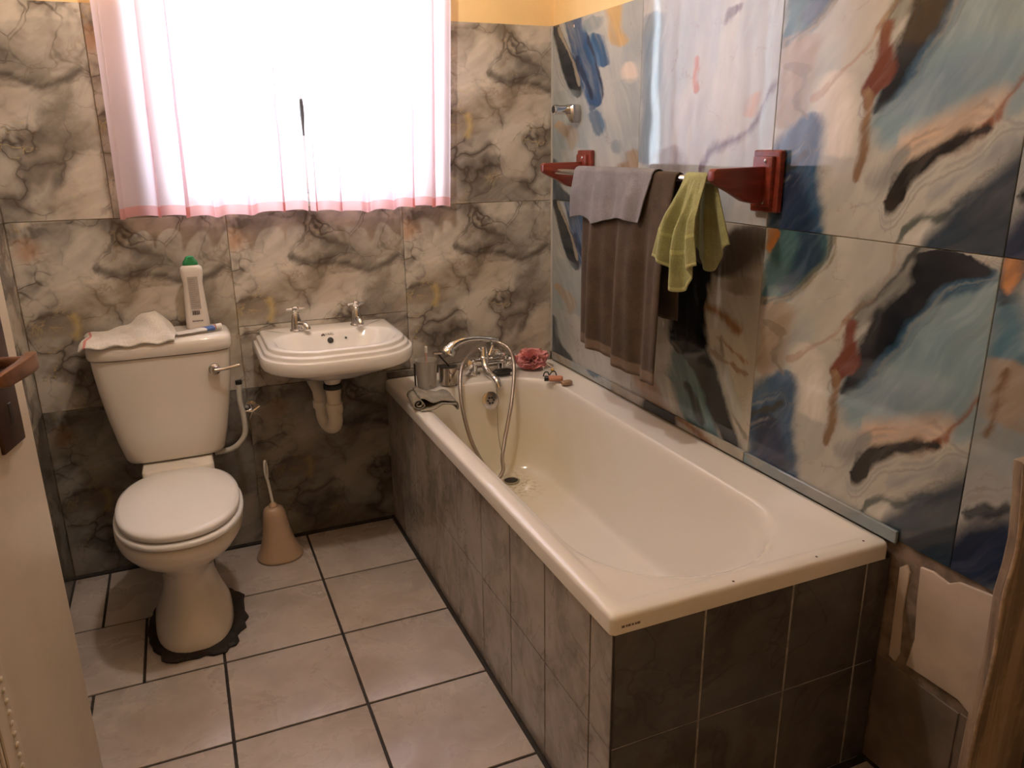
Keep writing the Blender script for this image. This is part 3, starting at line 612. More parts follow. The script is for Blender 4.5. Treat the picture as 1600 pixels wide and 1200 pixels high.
MB().tube([(-.31, -.09, .64), (-.298, -.085, .667), (-.290, -.08, .690)], [.009, .007, .007], 12, 4).tube([(-.302, -.098, .694), (-.302, -.095, .686), (-.290, -.08, .682), (-.276, -.066, .688), (-.274, -.062, .697)], .0055, 10, 4).build('handset_cradle', 'chrome', mxr)
hs = MB().tube([(-.272, -.08, .692), (-.30, -.08, .699), (-.344, -.08, .707), (-.39, -.083, .710), (-.43, -.087, .705), (-.455, -.09, .695), (-.470, -.09, .684)], [.010, .011, .0125, .0135, .015, .019, .021], 18, 5)
hs.lathe([(.020, .012), (.028, .002), (.031, -.012), (.029, -.018), (.010, -.019)], (-.474, -.092, .680), (.35, .1, 1), 24).build('hand_shower', 'chrome', mxr)
hp = [(-0.278, -0.08, 0.69), (-0.242, -0.12, 0.665), (-0.251, -0.19, 0.615), (-0.291, -0.26, 0.507), (-0.335, -0.3, 0.389), (-0.364, -0.335, 0.318), (-0.366, -0.345, 0.272), (-0.397, -0.352, 0.247), (-0.443, -0.345, 0.311), (-0.476, -0.31, 0.403), (-0.488, -0.27, 0.502), (-0.479, -0.225, 0.585), (-0.448, -0.17, 0.639), (-0.399, -0.12, 0.663), (-0.354, -0.09, 0.668)]
def hose_mat():
    m = NT('ribbed_steel_hose'); uv = m.n('ShaderNodeTexCoord').outputs['Object']
    wv = m.n('ShaderNodeTexWave', wave_type='BANDS', bands_direction='Z'); wv.inputs['Scale'].default_value = 60; m.put(wv.inputs['Vector'], uv)
    m.set(Base_Color=(.42, .36, .31), Metallic=.9, Roughness=.3); m.bump(wv.outputs[1], .4, .001); return m.m
MT['hose'] = hose_mat()
MB().tube(hp, .0072, 12, 9).build('shower_hose', 'hose', mxr)
cn = MB().tube([(-.356, -.095, .668), (-.340, -.09, .668)], .0095, 14).build('hose_nut', 'chrome', mxr)
MT['thin_chain'] = mat('dull_chain', (.35, .30, .26), .4, metal=.8)
MB().tube([(-.330, -.209, .55), (-.336, -.226, .45), (-.342, -.25, .36), (-.340, -.30, .27)], .0013, 6, 5).build('plug_chain', 'thin_chain', mxr)

# things standing on the bath deck
MT['clear_plastic'] = mat('cloudy_clear_plastic', (.62, .57, .50), .25, var=.06, Transmission_Weight=.35, Alpha=.6)
jg = thing('measuring_jug', (-.586, -.165, .574), 'cloudy plastic measuring jug standing on the bath corner', 'jug')
MB().lathe([(.002, 0), (.034, 0), (.035, .004), (.041, .095), (.043, .1), (.0415, .1), (.039, .095), (.033, .006), (.002, .005)], (-.586, -.165, .574), n=32, cap=False).build('jug_body', 'clear_plastic', jg)
MT['black_plastic'] = mat('black_plastic', (.018, .016, .015), .35)
MB().box(-.6315, -.6275, -.172, -.160, .580, .664).build('jug_handle', 'black_plastic', jg, bevel=.0015)
sm = MB()
for i in range(9):
    z = .587+.009*i; r = .0352+.006*(z-.574)/.095; wd = .30 if i % 2 == 0 else .18
    for a0 in (-1.75, -1.1):
        a1 = a0+wd; P4 = []
        for zz in (z, z+.0016):
            P4 += [(-.586+(r+.0006)*math.cos(a0), -.165+(r+.0006)*math.sin(a0), zz), (-.586+(r+.0006)*math.cos(a1), -.165+(r+.0006)*math.sin(a1), zz)]
        sm.add(P4, [(0, 1, 3, 2)])
sm.build('scale_marks', 'print_grey', jg, smooth=0, solid=.0004)
MT['pink_plastic'] = mat('pale_pink_plastic', (.66, .42, .36), .4)
tb = thing('toothbrush', (-.586, -.16, .579), 'pale pink toothbrush standing in the plastic jug', 'toothbrush')
MB().tube([(-.575, -.152, .581), (-.582, -.16, .65), (-.585, -.165, .70), (-.587, -.168, .716)], [.004, .0035, .003, .003], 8, 4).build('handle', 'pink_plastic', tb)
br = MB()
for i in range(4): br.box(-.591, -.584, -.182, -.170, .703+.006*i, .708+.006*i)
br.build('bristles', 'white_plastic', tb, smooth=0)
MT['steel'] = mat('dull_stainless_steel', (.50, .44, .39), .2, metal=1.0, var=.12, vs=15)
mg = thing('steel_mug', (-.505, -.168, .574), 'dull stainless steel mug beside the plastic jug', 'mug')
MB().lathe([(.001, 0), (.031, 0), (.034, .005), (.0345, .064), (.0355, .066), (.0335, .066), (.0325, .062), (.0315, .006), (.001, .005)], (-.505, -.168, .574), n=32, cap=False).build('mug_body', 'steel', mg)
MB().lathe([(.033, 0), (.033, .004)], (-.505, -.168, .634), n=32).build('mug_contents', 'black', mg)
MB().tube([(-.510, -.203, .623), (-.512, -.222, .622), (-.513, -.226, .605), (-.512, -.220, .592), (-.510, -.202, .592)], .003, 8, 4).build('mug_handle', 'steel', mg)
rz = thing('razor', (-.52, -.17, .60), 'dark handled razor leaning in the steel mug', 'razor')
MB().tube([(-.50, -.168, .639), (-.522, -.17, .667), (-.543, -.172, .694)], [.0035, .003, .0035], 8, 3).build('razor_handle', 'black_plastic', rz)
MB().box(-.562, -.528, -.182, -.168, .692, .701).build('razor_head', 'steel', rz, bevel=.002)

def cloth_mat(name, c, c2, scale=180, stripe=None, rough=.95):
    m = NT(name); uv = m.n('ShaderNodeUVMap').outputs[0]; co = m.n('ShaderNodeTexCoord').outputs['Object']
    nz = m.noise(co, 14, 4, .6).outputs[0]; fz = m.noise(co, scale, 2).outputs[0]
    col = m.mix(m.ramp(nz, .35, .65), c, c2); col = m.mix(m.ramp(fz, .35, .7, 0, .35), col, tuple(x*.55 for x in c))
    sx = m.n('ShaderNodeSeparateXYZ'); m.put(sx.inputs[0], uv)
    for ax, a, b_, sc in (stripe or ()):
        k = m.math('MULTIPLY', m.ramp(sx.outputs[ax], a-.003, a+.003), m.ramp(sx.outputs[ax], b_-.003, b_+.003, 1, 0)); col = m.mix(k, col, sc)
    m.set(Base_Color=col, Roughness=rough, Sheen_Weight=.04); m.bump(fz, .5, .003); return m.m
MT['grey_rag'] = cloth_mat('grey_damp_rag', (.33, .29, .235), (.22, .19, .15))
rg = thing('floor_cloth', (-.64, -.34, .574), 'rolled grey cloth lying over the bath rim by the jug', 'cloth')
path = []
for i in range(34):
    t = i/33; a = -.3+t*2*PI*1.75; r = .004+.016*t
    path.append((-.692-r*math.sin(a)*1.05, .5975+r*math.cos(a)*.95))
ex_, ez_ = path[-1]
for x, z in ((-.690, .6185), (-.675, .6165), (-.660, .607), (-.643, .597), (-.622, .591), (-.600, .588), (-.578, .587), (-.560, .581), (-.549, .570), (-.546, .556), (-.5475, .545)): path.append((x, z))
low = [(-.688, .5765), (-.66, .5775), (-.63, .5785), (-.60, .579), (-.575, .578), (-.558, .573), (-.553, .562), (-.555, .552)]
def sheet(pth, y0, y1, sk):
    n = len(pth)-1
    def fn(u, v):
        f = u*n; i = min(n-1, int(f)); t = f-i; x = pth[i][0]*(1-t)+pth[i+1][0]*t; z = pth[i][1]*(1-t)+pth[i+1][1]*t
        e = max(0, (x+.68)/.13)
        return (x+.010*v, y0+(y1-y0)*v+sk*e+.003*math.sin(x*70+v*4), z+.004*math.sin(x*80+v*9)*min(1, e*2)+.005*math.sin(v*8+x*20)**2*min(1, e*2))
    return fn
MB().grid(sheet(path, -.425, -.300, .03), 90, 16).build('rolled_cloth', 'grey_rag', rg, smooth=180, solid=.0035)
MB().grid(sheet(low, -.440, -.290, .035), 30, 16).build('under_fold', 'grey_rag', rg, smooth=180, solid=.0035)

nb = thing('nail_brush', (-.285, -.155, .574), 'black oval brush lying under the bath mixer', 'brush')
MB().loft([sell(-.285, -.155, .040, .016, z, 2.2, 28) if k == 0 else sell(-.285, -.155, .040*k, .016*k, z, 2.2, 28) for k, z in ((.8, .583), (1, .585), (1, .592), (.85, .597), (.5, .600))]).build('brush_back', 'black_plastic', nb)
bb = MB()
for i in range(9):
    for j in range(3): bb.box(-.313+.0067*i, -.310+.0067*i, -.165+.008*j, -.161+.008*j, .5745, .5835)
bb.build('bristles', 'black_plastic', nb, smooth=0)

MT['puff'] = mat('pink_nylon_net', (.93, .42, .42), .6, var=.08, vs=40)
pf = thing('bath_puff', (-.135, -.115, .574), 'pink nylon net bath puff in the bath corner', 'bath puff')
rnd = random.Random(5); net = MB()
c0 = Vector((-.138, -.115, .613))
for k in range(46):
    d = Vector((rnd.gauss(0, 1), rnd.gauss(0, 1), rnd.gauss(0, .75))).normalized(); t1 = d.orthogonal().normalized(); t1.rotate(Matrix.Rotation(rnd.uniform(0, 6.28), 3, d)); t2 = d.cross(t1)
    ph = rnd.uniform(0, 6.28); L_ = rnd.uniform(.032, .05)
    def ruf(u, v, d=d, t1=t1, t2=t2, ph=ph, L_=L_):
        a = (u-.5)*2.6; r = .010+L_*v
        dirv = (d*math.cos(a*.9)+t1*math.sin(a*.9))
        q = c0+dirv*r*Vector((1, 1, 1)).length/1.732+t2*(.007*math.sin(a*7+ph)*v+.004*math.sin(a*15+ph)*v)
        q.z = max(q.z*.8+c0.z*.2, .5755); q.x = c0.x+(q.x-c0.x)*1.2; q.y = min(q.y, -.012); return q
    net.grid(ruf, 14, 4)
net.build('net_ruffles', 'puff', pf, smooth=180)
MT['white_cord'] = mat('white_cord', (.7, .66, .6), .7)
MB().tube([(-.10, -.16, .60), (-.085, -.19, .583), (-.10, -.215, .578), (-.125, -.20, .580), (-.12, -.17, .592)], .002, 6, 5).build('hanging_cord', 'white_cord', pf)

MT['orange'] = mat('orange_plastic', (.62, .26, .16), .3)
ot = thing('lotion_tube', (-.14, -.315, .574), 'small orange bottle with black cap lying on the bath rim', 'bottle')
a = Vector((-.175, -.298, .586)); d = Vector((.85, -.42, 0)).normalized()
MB().lathe([(.004, 0), (.0115, .002), (.0115, .048), (.007, .054)], a+d*.014, d, 18).build('bottle_body', 'orange', ot)
MB().lathe([(.0095, 0), (.0105, .001), (.0105, .015), (.009, .016)], a-d*.001, d, 16).build('cap', 'black_plastic', ot)
MT['soap'] = mat('brown_soap', (.36, .22, .13), .45, var=.1)
tag(MB().loft([sell(-.118, -.365, .022*k, .014*k, z, 2.4, 28) for k, z in ((.8, .5735), (1, .577), (1, .584), (.85, .588), (.4, .5895))]).build('soap_bar', 'soap', smooth=60), 'worn brown soap piece in front of the orange bottle', 'soap')
hc = thing('hair_clip', (-.125, -.245, .574), 'thin black hair clip standing behind the orange bottle', 'hair clip')
MB().tube([(-.155, -.245, .5765), (-.15, -.245, .591), (-.138, -.247, .5925), (-.132, -.248, .580), (-.122, -.25, .5925), (-.110, -.252, .592), (-.104, -.253, .5765)], .0022, 8, 5).build('wire', 'black', hc)
MT['yellow_plastic'] = mat('yellow_plastic', (.72, .45, .12), .4)
MB().loft([sell(-.118, -.246, .007*k, .005*k, z, 2.2, 14) for k, z in ((.7, .5925), (1, .596), (.9, .602), (.3, .605))]).build('ornament', 'yellow_plastic', hc)

# ------------------------------------------------------------ wash basin
MT['ceramic'] = mat('white_vitreous_china', (.80, .76, .71), .14, var=.025, vs=3, Coat_Weight=.4)
MT['ceramic_cream'] = mat('cream_toilet_china', (.80, .73, .645), .16, var=.03, vs=3, Coat_Weight=.4)
ba = thing('wash_basin', (-.91, 0, .66), 'small white wall hung wash basin with stepped rim', 'wash basin')
bx0, bx1, by = -1.160, -.660, -.415
def br_(d, z, rf=.17): return rrect(bx0+d, bx1-d, by+d, -.0005, (max(.03, rf-d*.6),)*2+(.006, .006), z, 10, 8)
def bowl(x0, x1, y0, y1, rf, rb, z): return rrect(x0, x1, y0, y1, (rf, rf, rb, rb), z, 10, 8)
R = [bowl(-.955, -.905, -.225, -.175, .0249, .0249, .640), bowl(-.965, -.895, -.235, -.165, .034, .034, .662), bowl(-1.0, -.85, -.285, -.13, .07, .06, .675),
     bowl(-1.06, -.78, -.335, -.07, .12, .08, .690), bowl(-1.115, -.71, -.375, -.015, .15, .02, .712), br_(.016, .724), br_(.004, .731), br_(0, .742), br_(0, .765), br_(.003, .771),
     br_(.010, .772), br_(.013, .775), br_(.013, .783), br_(.016, .787), br_(.023, .788), br_(.026, .791), br_(.026, .799), br_(.030, .803), br_(.040, .804),
     bowl(-1.112, -.708, -.372, -.098, .14, .09, .804), bowl(-1.107, -.713, -.368, -.102, .14, .09, .802), bowl(-1.100, -.720, -.362, -.109, .14, .09, .793),
     bowl(-1.088, -.735, -.350, -.121, .135, .09, .770), bowl(-1.06, -.765, -.325, -.138, .11, .08, .735), bowl(-1.02, -.80, -.295, -.158, .08, .06, .705), bowl(-.96, -.86, -.25, -.185, .032, .032, .690)]
MB().loft(R).build('basin_bowl', 'ceramic', ba, smooth=50)
bn = Vector((0, -1, .5))
MB().lathe([(.0105, 0), (.0105, .0015), (.008, .002)], (-.912, -.1215, .772), bn, 20).build('overflow_hole', 'black', ba)
MB().lathe([(.0042, 0), (.0042, .0015)], (-.858, -.1205, .775), bn, 12).build('chain_hole', 'black', ba)
MT['print_dark'] = mat('dark_print', (.07, .05, .045), .5)
text_mesh('maker_name', 'VAAL', .0125, 'print_dark', ba, (-.912, -.1122, .7885), (math.radians(60), 0, 0))
MB().lathe([(.0035, 0), (.0035, .001)], (-.934, -.1118, .7925), (0, -1, .55), 10).lathe([(.003, 0), (.003, .001)], (-.938, -.1125, .7900), (0, -1, .55), 10).lathe([(.003, 0), (.003, .001)], (-.930, -.1125, .7900), (0, -1, .55), 10).build('maker_emblem', 'print_dark', ba)
def tap(x, ang, sp, label):
    t = MB().lathe([(.024, 0), (.024, .004), (.020, .008), (.019, .02), (.016, .04), (.0125, .056), (.010, .060), (.012, .063), (.009, .068)], (x, -.06, .803), (0, 0, 1), 24)
    t = t.build('tap', 'chrome_worn', ba); lab(t, label)
    d = Vector((math.sin(sp), -math.cos(sp), 0)); c = Vector((x, -.06, .803))
    MB().tube([c+Vector((0, 0, .022)), c+d*.022+Vector((0, 0, .026)), c+d*.045+Vector((0, 0, .026)), c+d*.056+Vector((0, 0, .018)), c+d*.057+Vector((0, 0, .010))], [.010, .0105, .010, .0105, .011], 14, 4).build('tap_spout', 'chrome', t)
    h = MB().lathe([(.010, 0), (.012, .003), (.012, .014), (.008, .018), (.004, .0185)], (x, -.06, .871), (0, 0, 1), 18)
    for k in range(4):
        a = ang+k*PI/2; e = Vector((math.cos(a), math.sin(a), 0)); q = Vector((x, -.06, .880))
        h.tube([q, q+e*.028, q+e*.032], [.0048, .004, .002], 10)
    h.build('tap_handle', 'chrome', t)
tap(-1.013, .05, .55, 'left chrome pillar tap with cross handle'); tap(-.803, .3, .0, 'right chrome pillar tap with cross handle')
MT['pvc'] = mat('cream_plastic_pipe', (.74, .655, .53), .35, var=.05)
tp = thing('waste_trap', (-.93, -.2, .47), 'cream plastic waste trap under the wash basin', 'waste pipe')
MB().lathe([(.030, 0), (.032, .002), (.032, .016), (.029, .02)], (-.93, -.2, .622), (0, 0, 1), 24).build('rubber_nut', 'black', tp)
MB().lathe([(.022, .125), (.026, .122), (.026, .105), (.024, .102), (.0235, .07), (.028, .068), (.029, .05), (.028, .036), (.025, .034), (.024, .02)], (-.93, -.2, .50), (0, 0, 1), 24).build('tail_pipe', 'pvc', tp)
MB().tube([(-.93, -.2, .525), (-.93, -.2, .505), (-.934, -.19, .484), (-.944, -.165, .474), (-.955, -.135, .484), (-.96, -.12, .51), (-.962, -.118, .56), (-.963, -.105, .59), (-.965, -.07, .602), (-.966, -.004, .604)], .0245, 18, 5).build('bend_pipe', 'pvc', tp)
MB().lathe([(.029, 0), (.030, .003), (.030, .022), (.027, .026)], (-.9615, -.1185, .535), (0, 0, 1), 24).build('union_nut', 'pvc', tp)
iv = thing('isolating_valve', (-.8, -.02, .61), 'small dark isolating valve on the wall under the basin', 'valve')
MB().tube([(-.93, -.012, .60), (-.86, -.016, .602), (-.80, -.022, .607)], .0065, 10, 3).build('pipe', 'black', iv)
MB().lathe([(.013, 0), (.013, .02), (.008, .024)], (-.80, -.004, .607), (0, -1, 0), 14).lathe([(.009, 0), (.007, .03)], (-.80, -.022, .612), (0, -.2, 1), 12).build('valve_body', 'chrome_worn', iv)

# ------------------------------------------------------------ toilet
TX = -1.452
to = thing('toilet', (TX, -.35, 0), 'cream close coupled toilet with closed white seat lid', 'toilet')
R = []
for z, a, yf, yb, e in ((.003, .113, -.632, -.27, 2.5), (.02, .114, -.633, -.27, 2.5), (.045, .110, -.622, -.27, 2.4), (.07, .100, -.605, -.265, 2.3), (.10, .088, -.585, -.26, 2.3), (.135, .078, -.568, -.25, 2.3), (.17, .0735, -.558, -.24, 2.2), (.205, .077, -.562, -.225, 2.2),
                        (.235, .090, -.583, -.21, 2.2), (.262, .112, -.615, -.20, 2.2), (.288, .138, -.652, -.19, 2.2), (.310, .158, -.683, -.18, 2.25), (.330, .170, -.703, -.17, 2.25), (.345, .177, -.713, -.165, 2.3), (.362, .1795, -.718, -.16, 2.3), (.376, .178, -.716, -.16, 2.3), (.383, .172, -.709, -.165, 2.3)):
    cy = -.42; R.append(sell(TX, cy, a, yb-cy, z, e, 56, bf=cy-yf))
MB().loft(R).build('pan', 'ceramic_cream', to, smooth=60)
MB().loft([rrect(TX-.10-k, TX+.115+k, -.245-k, -.012, .02, z) for k, z in ((-.03, .27), (-.01, .33), (0, .38), (0, .432), (-.004, .437))]).build('cistern_shelf', 'ceramic_cream', to, smooth=50)
MT['seat_plastic'] = mat('white_seat_plastic', (.80, .765, .73), .22, var=.03, vs=3)
def oval(a, yf, yb, z, e=2.25): return sell(TX+.004, -.46, a, yb+.46, z, e, 56, bf=-.46-yf)
MB().loft([oval(.170, -.712, -.235, .387), oval(.177, -.722, -.23, .390), oval(.178, -.723, -.23, .398), oval(.174, -.718, -.234, .404), oval(.165, -.70, -.24, .405)]).build('seat', 'seat_plastic', to, smooth=60)
MB().loft([oval(.160, -.702, -.232, .4085), oval(.169, -.712, -.226, .411), oval(.170, -.714, -.225, .422), oval(.167, -.709, -.228, .429), oval(.156, -.692, -.236, .4325), oval(.10, -.60, -.30, .4345), oval(.03, -.50, -.42, .435)]).build('seat_lid', 'seat_plastic', to, smooth=60)
for x in (-.07, .07): MB().tube([(TX+x-.02, -.222, .418), (TX+x+.02, -.222, .418)], .012, 14).build('seat_hinge', 'seat_plastic', to)
MT['tar'] = mat('black_bitumen_sealant', (.022, .014, .010), .75, var=.3, vs=40, bump=.8, bs=60)
rnd = random.Random(11); rg_ = []; n = 56
jag = [rnd.uniform(-.007, .012) for _ in range(n)]
for k, (s_, z) in enumerate(((1.0, .001), (1.0, .006), (.8, .012), (-.2, .014))):
    ring = []
    for i in range(n):
        t = 2*PI*i/n; c, s2 = math.cos(t), math.sin(t); g = .020+jag[i]+(.012 if c > .3 and s2 < .4 else 0)
        A_ = .113+g*s_; Bf = (.213 if s2 < 0 else .15)+g*s_*1.15
        ring.append((TX+A_*math.copysign(abs(c)**.82, c), -.42+Bf*math.copysign(abs(s2)**.82, s2), z+rnd.uniform(0, .002)))
    rg_.append(ring)
lab(MB().loft(rg_).build('base_sealant', 'tar', to, smooth=0), 'ragged black sealant smeared around the toilet foot')
CX = -1.446
def cis(a, yf, z, e=5): return sell(CX, -.10, a, .088, z, e, 60, bf=-.10-yf)
ci = MB().loft([cis(.125, -.165, .440), cis(.145, -.178, .445), cis(.153, -.184, .458), cis(.168, -.190, .52), cis(.183, -.195, .60), cis(.196, -.198, .69), cis(.203, -.200, .76), cis(.205, -.201, .793)]).build('cistern', 'ceramic_cream', to, smooth=50)
MB().loft([cis(.203, -.198, .7945), cis(.210, -.207, .797), cis(.213, -.211, .806), cis(.213, -.211, .826), cis(.210, -.207, .838), cis(.203, -.198, .845), cis(.19, -.185, .848), cis(.1, -.13, .849)]).build('cistern_lid', 'ceramic_cream', ci, smooth=50)
fv = MB().lathe([(.016, 0), (.018, .004), (.018, .014), (.012, .02), (.009, .028)], (-1.298, -.198, .738), (0, -1, 0), 20)
fv.tube([(-1.298, -.222, .738), (-1.275, -.224, .739), (-1.245, -.226, .744), (-1.222, -.226, .748)], [.007, .0055, .005, .0045], 10, 4).build('flush_lever', 'chrome_worn', ci)
MT['white_hose'] = mat('off_white_hose', (.62, .58, .50), .4, var=.08)
av = thing('stop_valve', (-1.19, -.03, .535), 'wall stop valve with star handle and pale hose beside the cistern', 'valve')
MB().lathe([(.02, 0), (.02, .005), (.009, .007), (.009, .05), (.012, .052), (.012, .06)], (-1.19, -.0005, .535), (0, -1, 0), 16).build('valve_stem', 'chrome_worn', av)
st = MB(); q = Vector((.1, -1, .1)).to_track_quat('Z', 'Y')
for i in range(5):
    a = i*2*PI/5+.5; st.tube([Vector((-1.19, -.064, .536)), Vector((-1.19, -.064, .536))+q @ Vector((.028*math.cos(a), .028*math.sin(a), 0))], [.005, .003], 8)
st.build('star_handle', 'chrome', av)
MB().tube([(-1.2, -.045, .535), (-1.218, -.055, .545), (-1.226, -.085, .60), (-1.228, -.10, .64), (-1.226, -.11, .655)], .006, 10, 4).build('valve_pipe', 'chrome_worn', av)
MB().tube([(-1.226, -.112, .654), (-1.230, -.115, .60), (-1.224, -.118, .54), (-1.226, -.12, .48), (-1.248, -.12, .446), (-1.28, -.12, .428), (-1.33, -.12, .424)], .0092, 12, 6).build('supply_hose', 'white_hose', av)
MB().lathe([(.011, 0), (.011, .012)], (-1.2265, -.111, .652), (0, 0, 1), 12).build('hose_nut', 'black', av)

# on the cistern
MT['white_cloth'] = cloth_mat('white_cotton_cloth', (.74, .68, .60), (.66, .595, .515), 220, stripe=((0, .05, .075, (.55, .2, .17)),))
def wcl(u, v):
    x = -1.668+.265*u+.012*math.sin(v*3); y = -.215+.185*v
    up = max(0, min(1, (u-.35)/.5)); up = up*up*(3-2*up); back = max(0, (v-.25)/.75)
    dn = max(0, (u-.88)/.12)
    z = .8565+.052*up*back**.8*(1-.85*dn)+.006*math.sin(u*9+1)*math.sin(v*4)+.004*math.sin(u*21+v*6)
    if v < .1: z -= .014*(1-v/.1)
    if u < .04: z -= .008*(1-u/.04)
    return (x-.02*up*back, y+.02*up*back, max(z, .838 if v < .1 or u < .04 else .8545))
tag(MB().grid(wcl, 60, 40).build('face_cloth', 'white_cloth', smooth=180, solid=.006), 'crumpled white cloth with pink stripe on the cistern lid', 'cloth')
def tube_mat():
    m = NT('printed_toothpaste_tube'); co = m.n('ShaderNodeTexCoord').outputs['Object']; sx = m.n('ShaderNodeSeparateXYZ'); m.put(sx.inputs[0], co)
    w1 = m.math('ADD', sx.outputs[0], m.math('MULTIPLY', sx.outputs[1], .9))
    k = m.math('MULTIPLY', m.ramp(w1, -.005, .0, ), m.ramp(w1, .030, .035, 1, 0)); k2 = m.math('MULTIPLY', m.ramp(w1, .033, .036), m.ramp(w1, .046, .049, 1, 0))
    c = m.mix(k, (.72, .66, .60), (.06, .13, .36)); c = m.mix(k2, c, (.45, .12, .09)); m.set(Base_Color=c, Roughness=.35); return m.m
MT['tube'] = tube_mat()
tt = thing('toothpaste_tube', (-1.315, -.155, .850), 'flattened white and blue tube lying before the bottle', 'tube')
a = Vector((-1.395, -.175, .858)); d = Vector((.97, .24, .02)).normalized(); n_ = Vector((-d.y, d.x, 0)).normalized(); R = []
for t, wd, hh in ((0, .021, .0008), (.02, .021, .002), (.05, .020, .004), (.09, .018, .007), (.115, .014, .009), (.122, .008, .008)):
    c = a+d*t; R.append([c+n_*wd*math.cos(2*PI*i/20)+Vector((0, 0, 1))*hh*math.sin(2*PI*i/20) for i in range(20)])
MB().loft(R).build('tube_body', 'tube', tt, smooth=60)
MB().lathe([(.009, 0), (.010, .001), (.010, .018), (.009, .019)], a+d*.121+Vector((0, 0, .001)), d, 18).build('cap', 'white_plastic', tt)
MT['bottle_white'] = mat('white_bottle_plastic', (.72, .65, .585), .3, var=.03)
bo = thing('cleaner_bottle', (-1.327, -.075, .850), 'white cleaner bottle with green cap on the cistern', 'bottle')
def bl(hw, hd, z): return rrect(-1.327-hw, -1.327+hw, -.075-hd, -.075+hd, hd*.85, z, 6, 3)
MB().loft([bl(.034, .019, .850), bl(.036, .021, .854), bl(.0355, .021, .88), bl(.032, .020, .94), bl(.0295, .019, .985), bl(.0295, .019, 1.00), bl(.033, .020, 1.022), bl(.0345, .020, 1.038), bl(.033, .019, 1.048), bl(.026, .0155, 1.054), bl(.022, .014, 1.056)]).build('bottle_body', 'bottle_white', bo, smooth=50)
MT['green'] = mat('green_plastic', (.02, .20, .07), .3, var=.1)
MB().loft([bl(.0235, .015, 1.056), bl(.0235, .015, 1.062), bl(.021, .014, 1.068), bl(.015, .012, 1.075), bl(.012, .0115, 1.082), bl(.008, .009, 1.084)]).build('cap', 'green', bo, smooth=40)
MT['label_grey'] = mat('grey_back_label', (.44, .385, .335), .5, var=.06, vs=60)
lb = MB().loft([[(-1.327+sx*hw, -.0755-hd-.0008, z) for sx, z in ((-1, z0), (1, z0), (1, z1), (-1, z1))] for hd, hw, z0, z1 in ((.0205, .0155, .916, 1.020), (.012, .0155, .916, 1.020))]).build('back_label', 'label_grey', bo, smooth=0)
ln_ = MB()
for i in range(14):
    ln_.box(-1.339, -1.327+random.Random(i).uniform(.002, .012), -.0971, -.0966, .924+.0067*i, .9252+.0067*i)
ln_.build('label_print', 'print_grey', lb, smooth=0)
bc = MB()
for i, (x, wd) in enumerate(((0, 1), (2, 2), (5, 1), (7, 3), (11, 1), (13, 1), (15, 2), (18, 1), (20, 2))): bc.box(-1.340+x*.0010, -1.340+(x+wd)*.0010, -.0972, -.0966, .897, .911)
bc.build('barcode', 'print_dark', bo, smooth=0)
lt = MB()
for i, (x, wd) in enumerate(((0, 4), (5, 3), (9, 2), (12, 4), (17, 3), (21, 3), (25, 4))):
    lt.box(-1.343+x*.0011, -1.343+(x+wd)*.0011, -.0972, -.0966, .8745, .8785)
lab(lt.build('bottom_print', 'print_grey', bo, smooth=0), 'small faded line of grey print')

# ------------------------------------------------------------ toilet brush
MT['brush_plastic'] = mat('beige_brown_plastic', (.50, .345, .225), .35, var=.06)
tbh = thing('toilet_brush', (-1.163, -.135, 0), 'beige bell shaped toilet brush holder with loop handle', 'toilet brush')
cx, cy = -1.163, -.135
R = [sell(cx+.006*(1-z/.2), cy, r, r*.92, z, 2.2, 36) for z, r in ((.0005, .078), (.004, .081), (.010, .079), (.03, .069), (.06, .058), (.10, .0485), (.14, .043), (.170, .039), (.188, .033), (.196, .022), (.197, .012))]
MB().loft(R).build('holder', 'brush_plastic', tbh, smooth=60)
MB().lathe([(.013, 0), (.015, .004), (.011, .012), (.007, .016)], (cx, cy, .195), (0, 0, 1), 14).build('collar', 'brush_plastic', tbh)
MB().tube([(cx, cy, .205), (cx-.008, cy, .29), (cx-.010, cy, .298)], .005, 10, 3).tube([(cx-.010, cy, .296), (cx-.015, cy-.004, .325), (cx-.014, cy-.006, .36), (cx-.011, cy, .372), (cx-.007, cy+.006, .355), (cx-.007, cy+.004, .325), (cx-.010, cy, .296)], .0038, 8, 5).build('loop_handle', 'white_plastic', tbh)

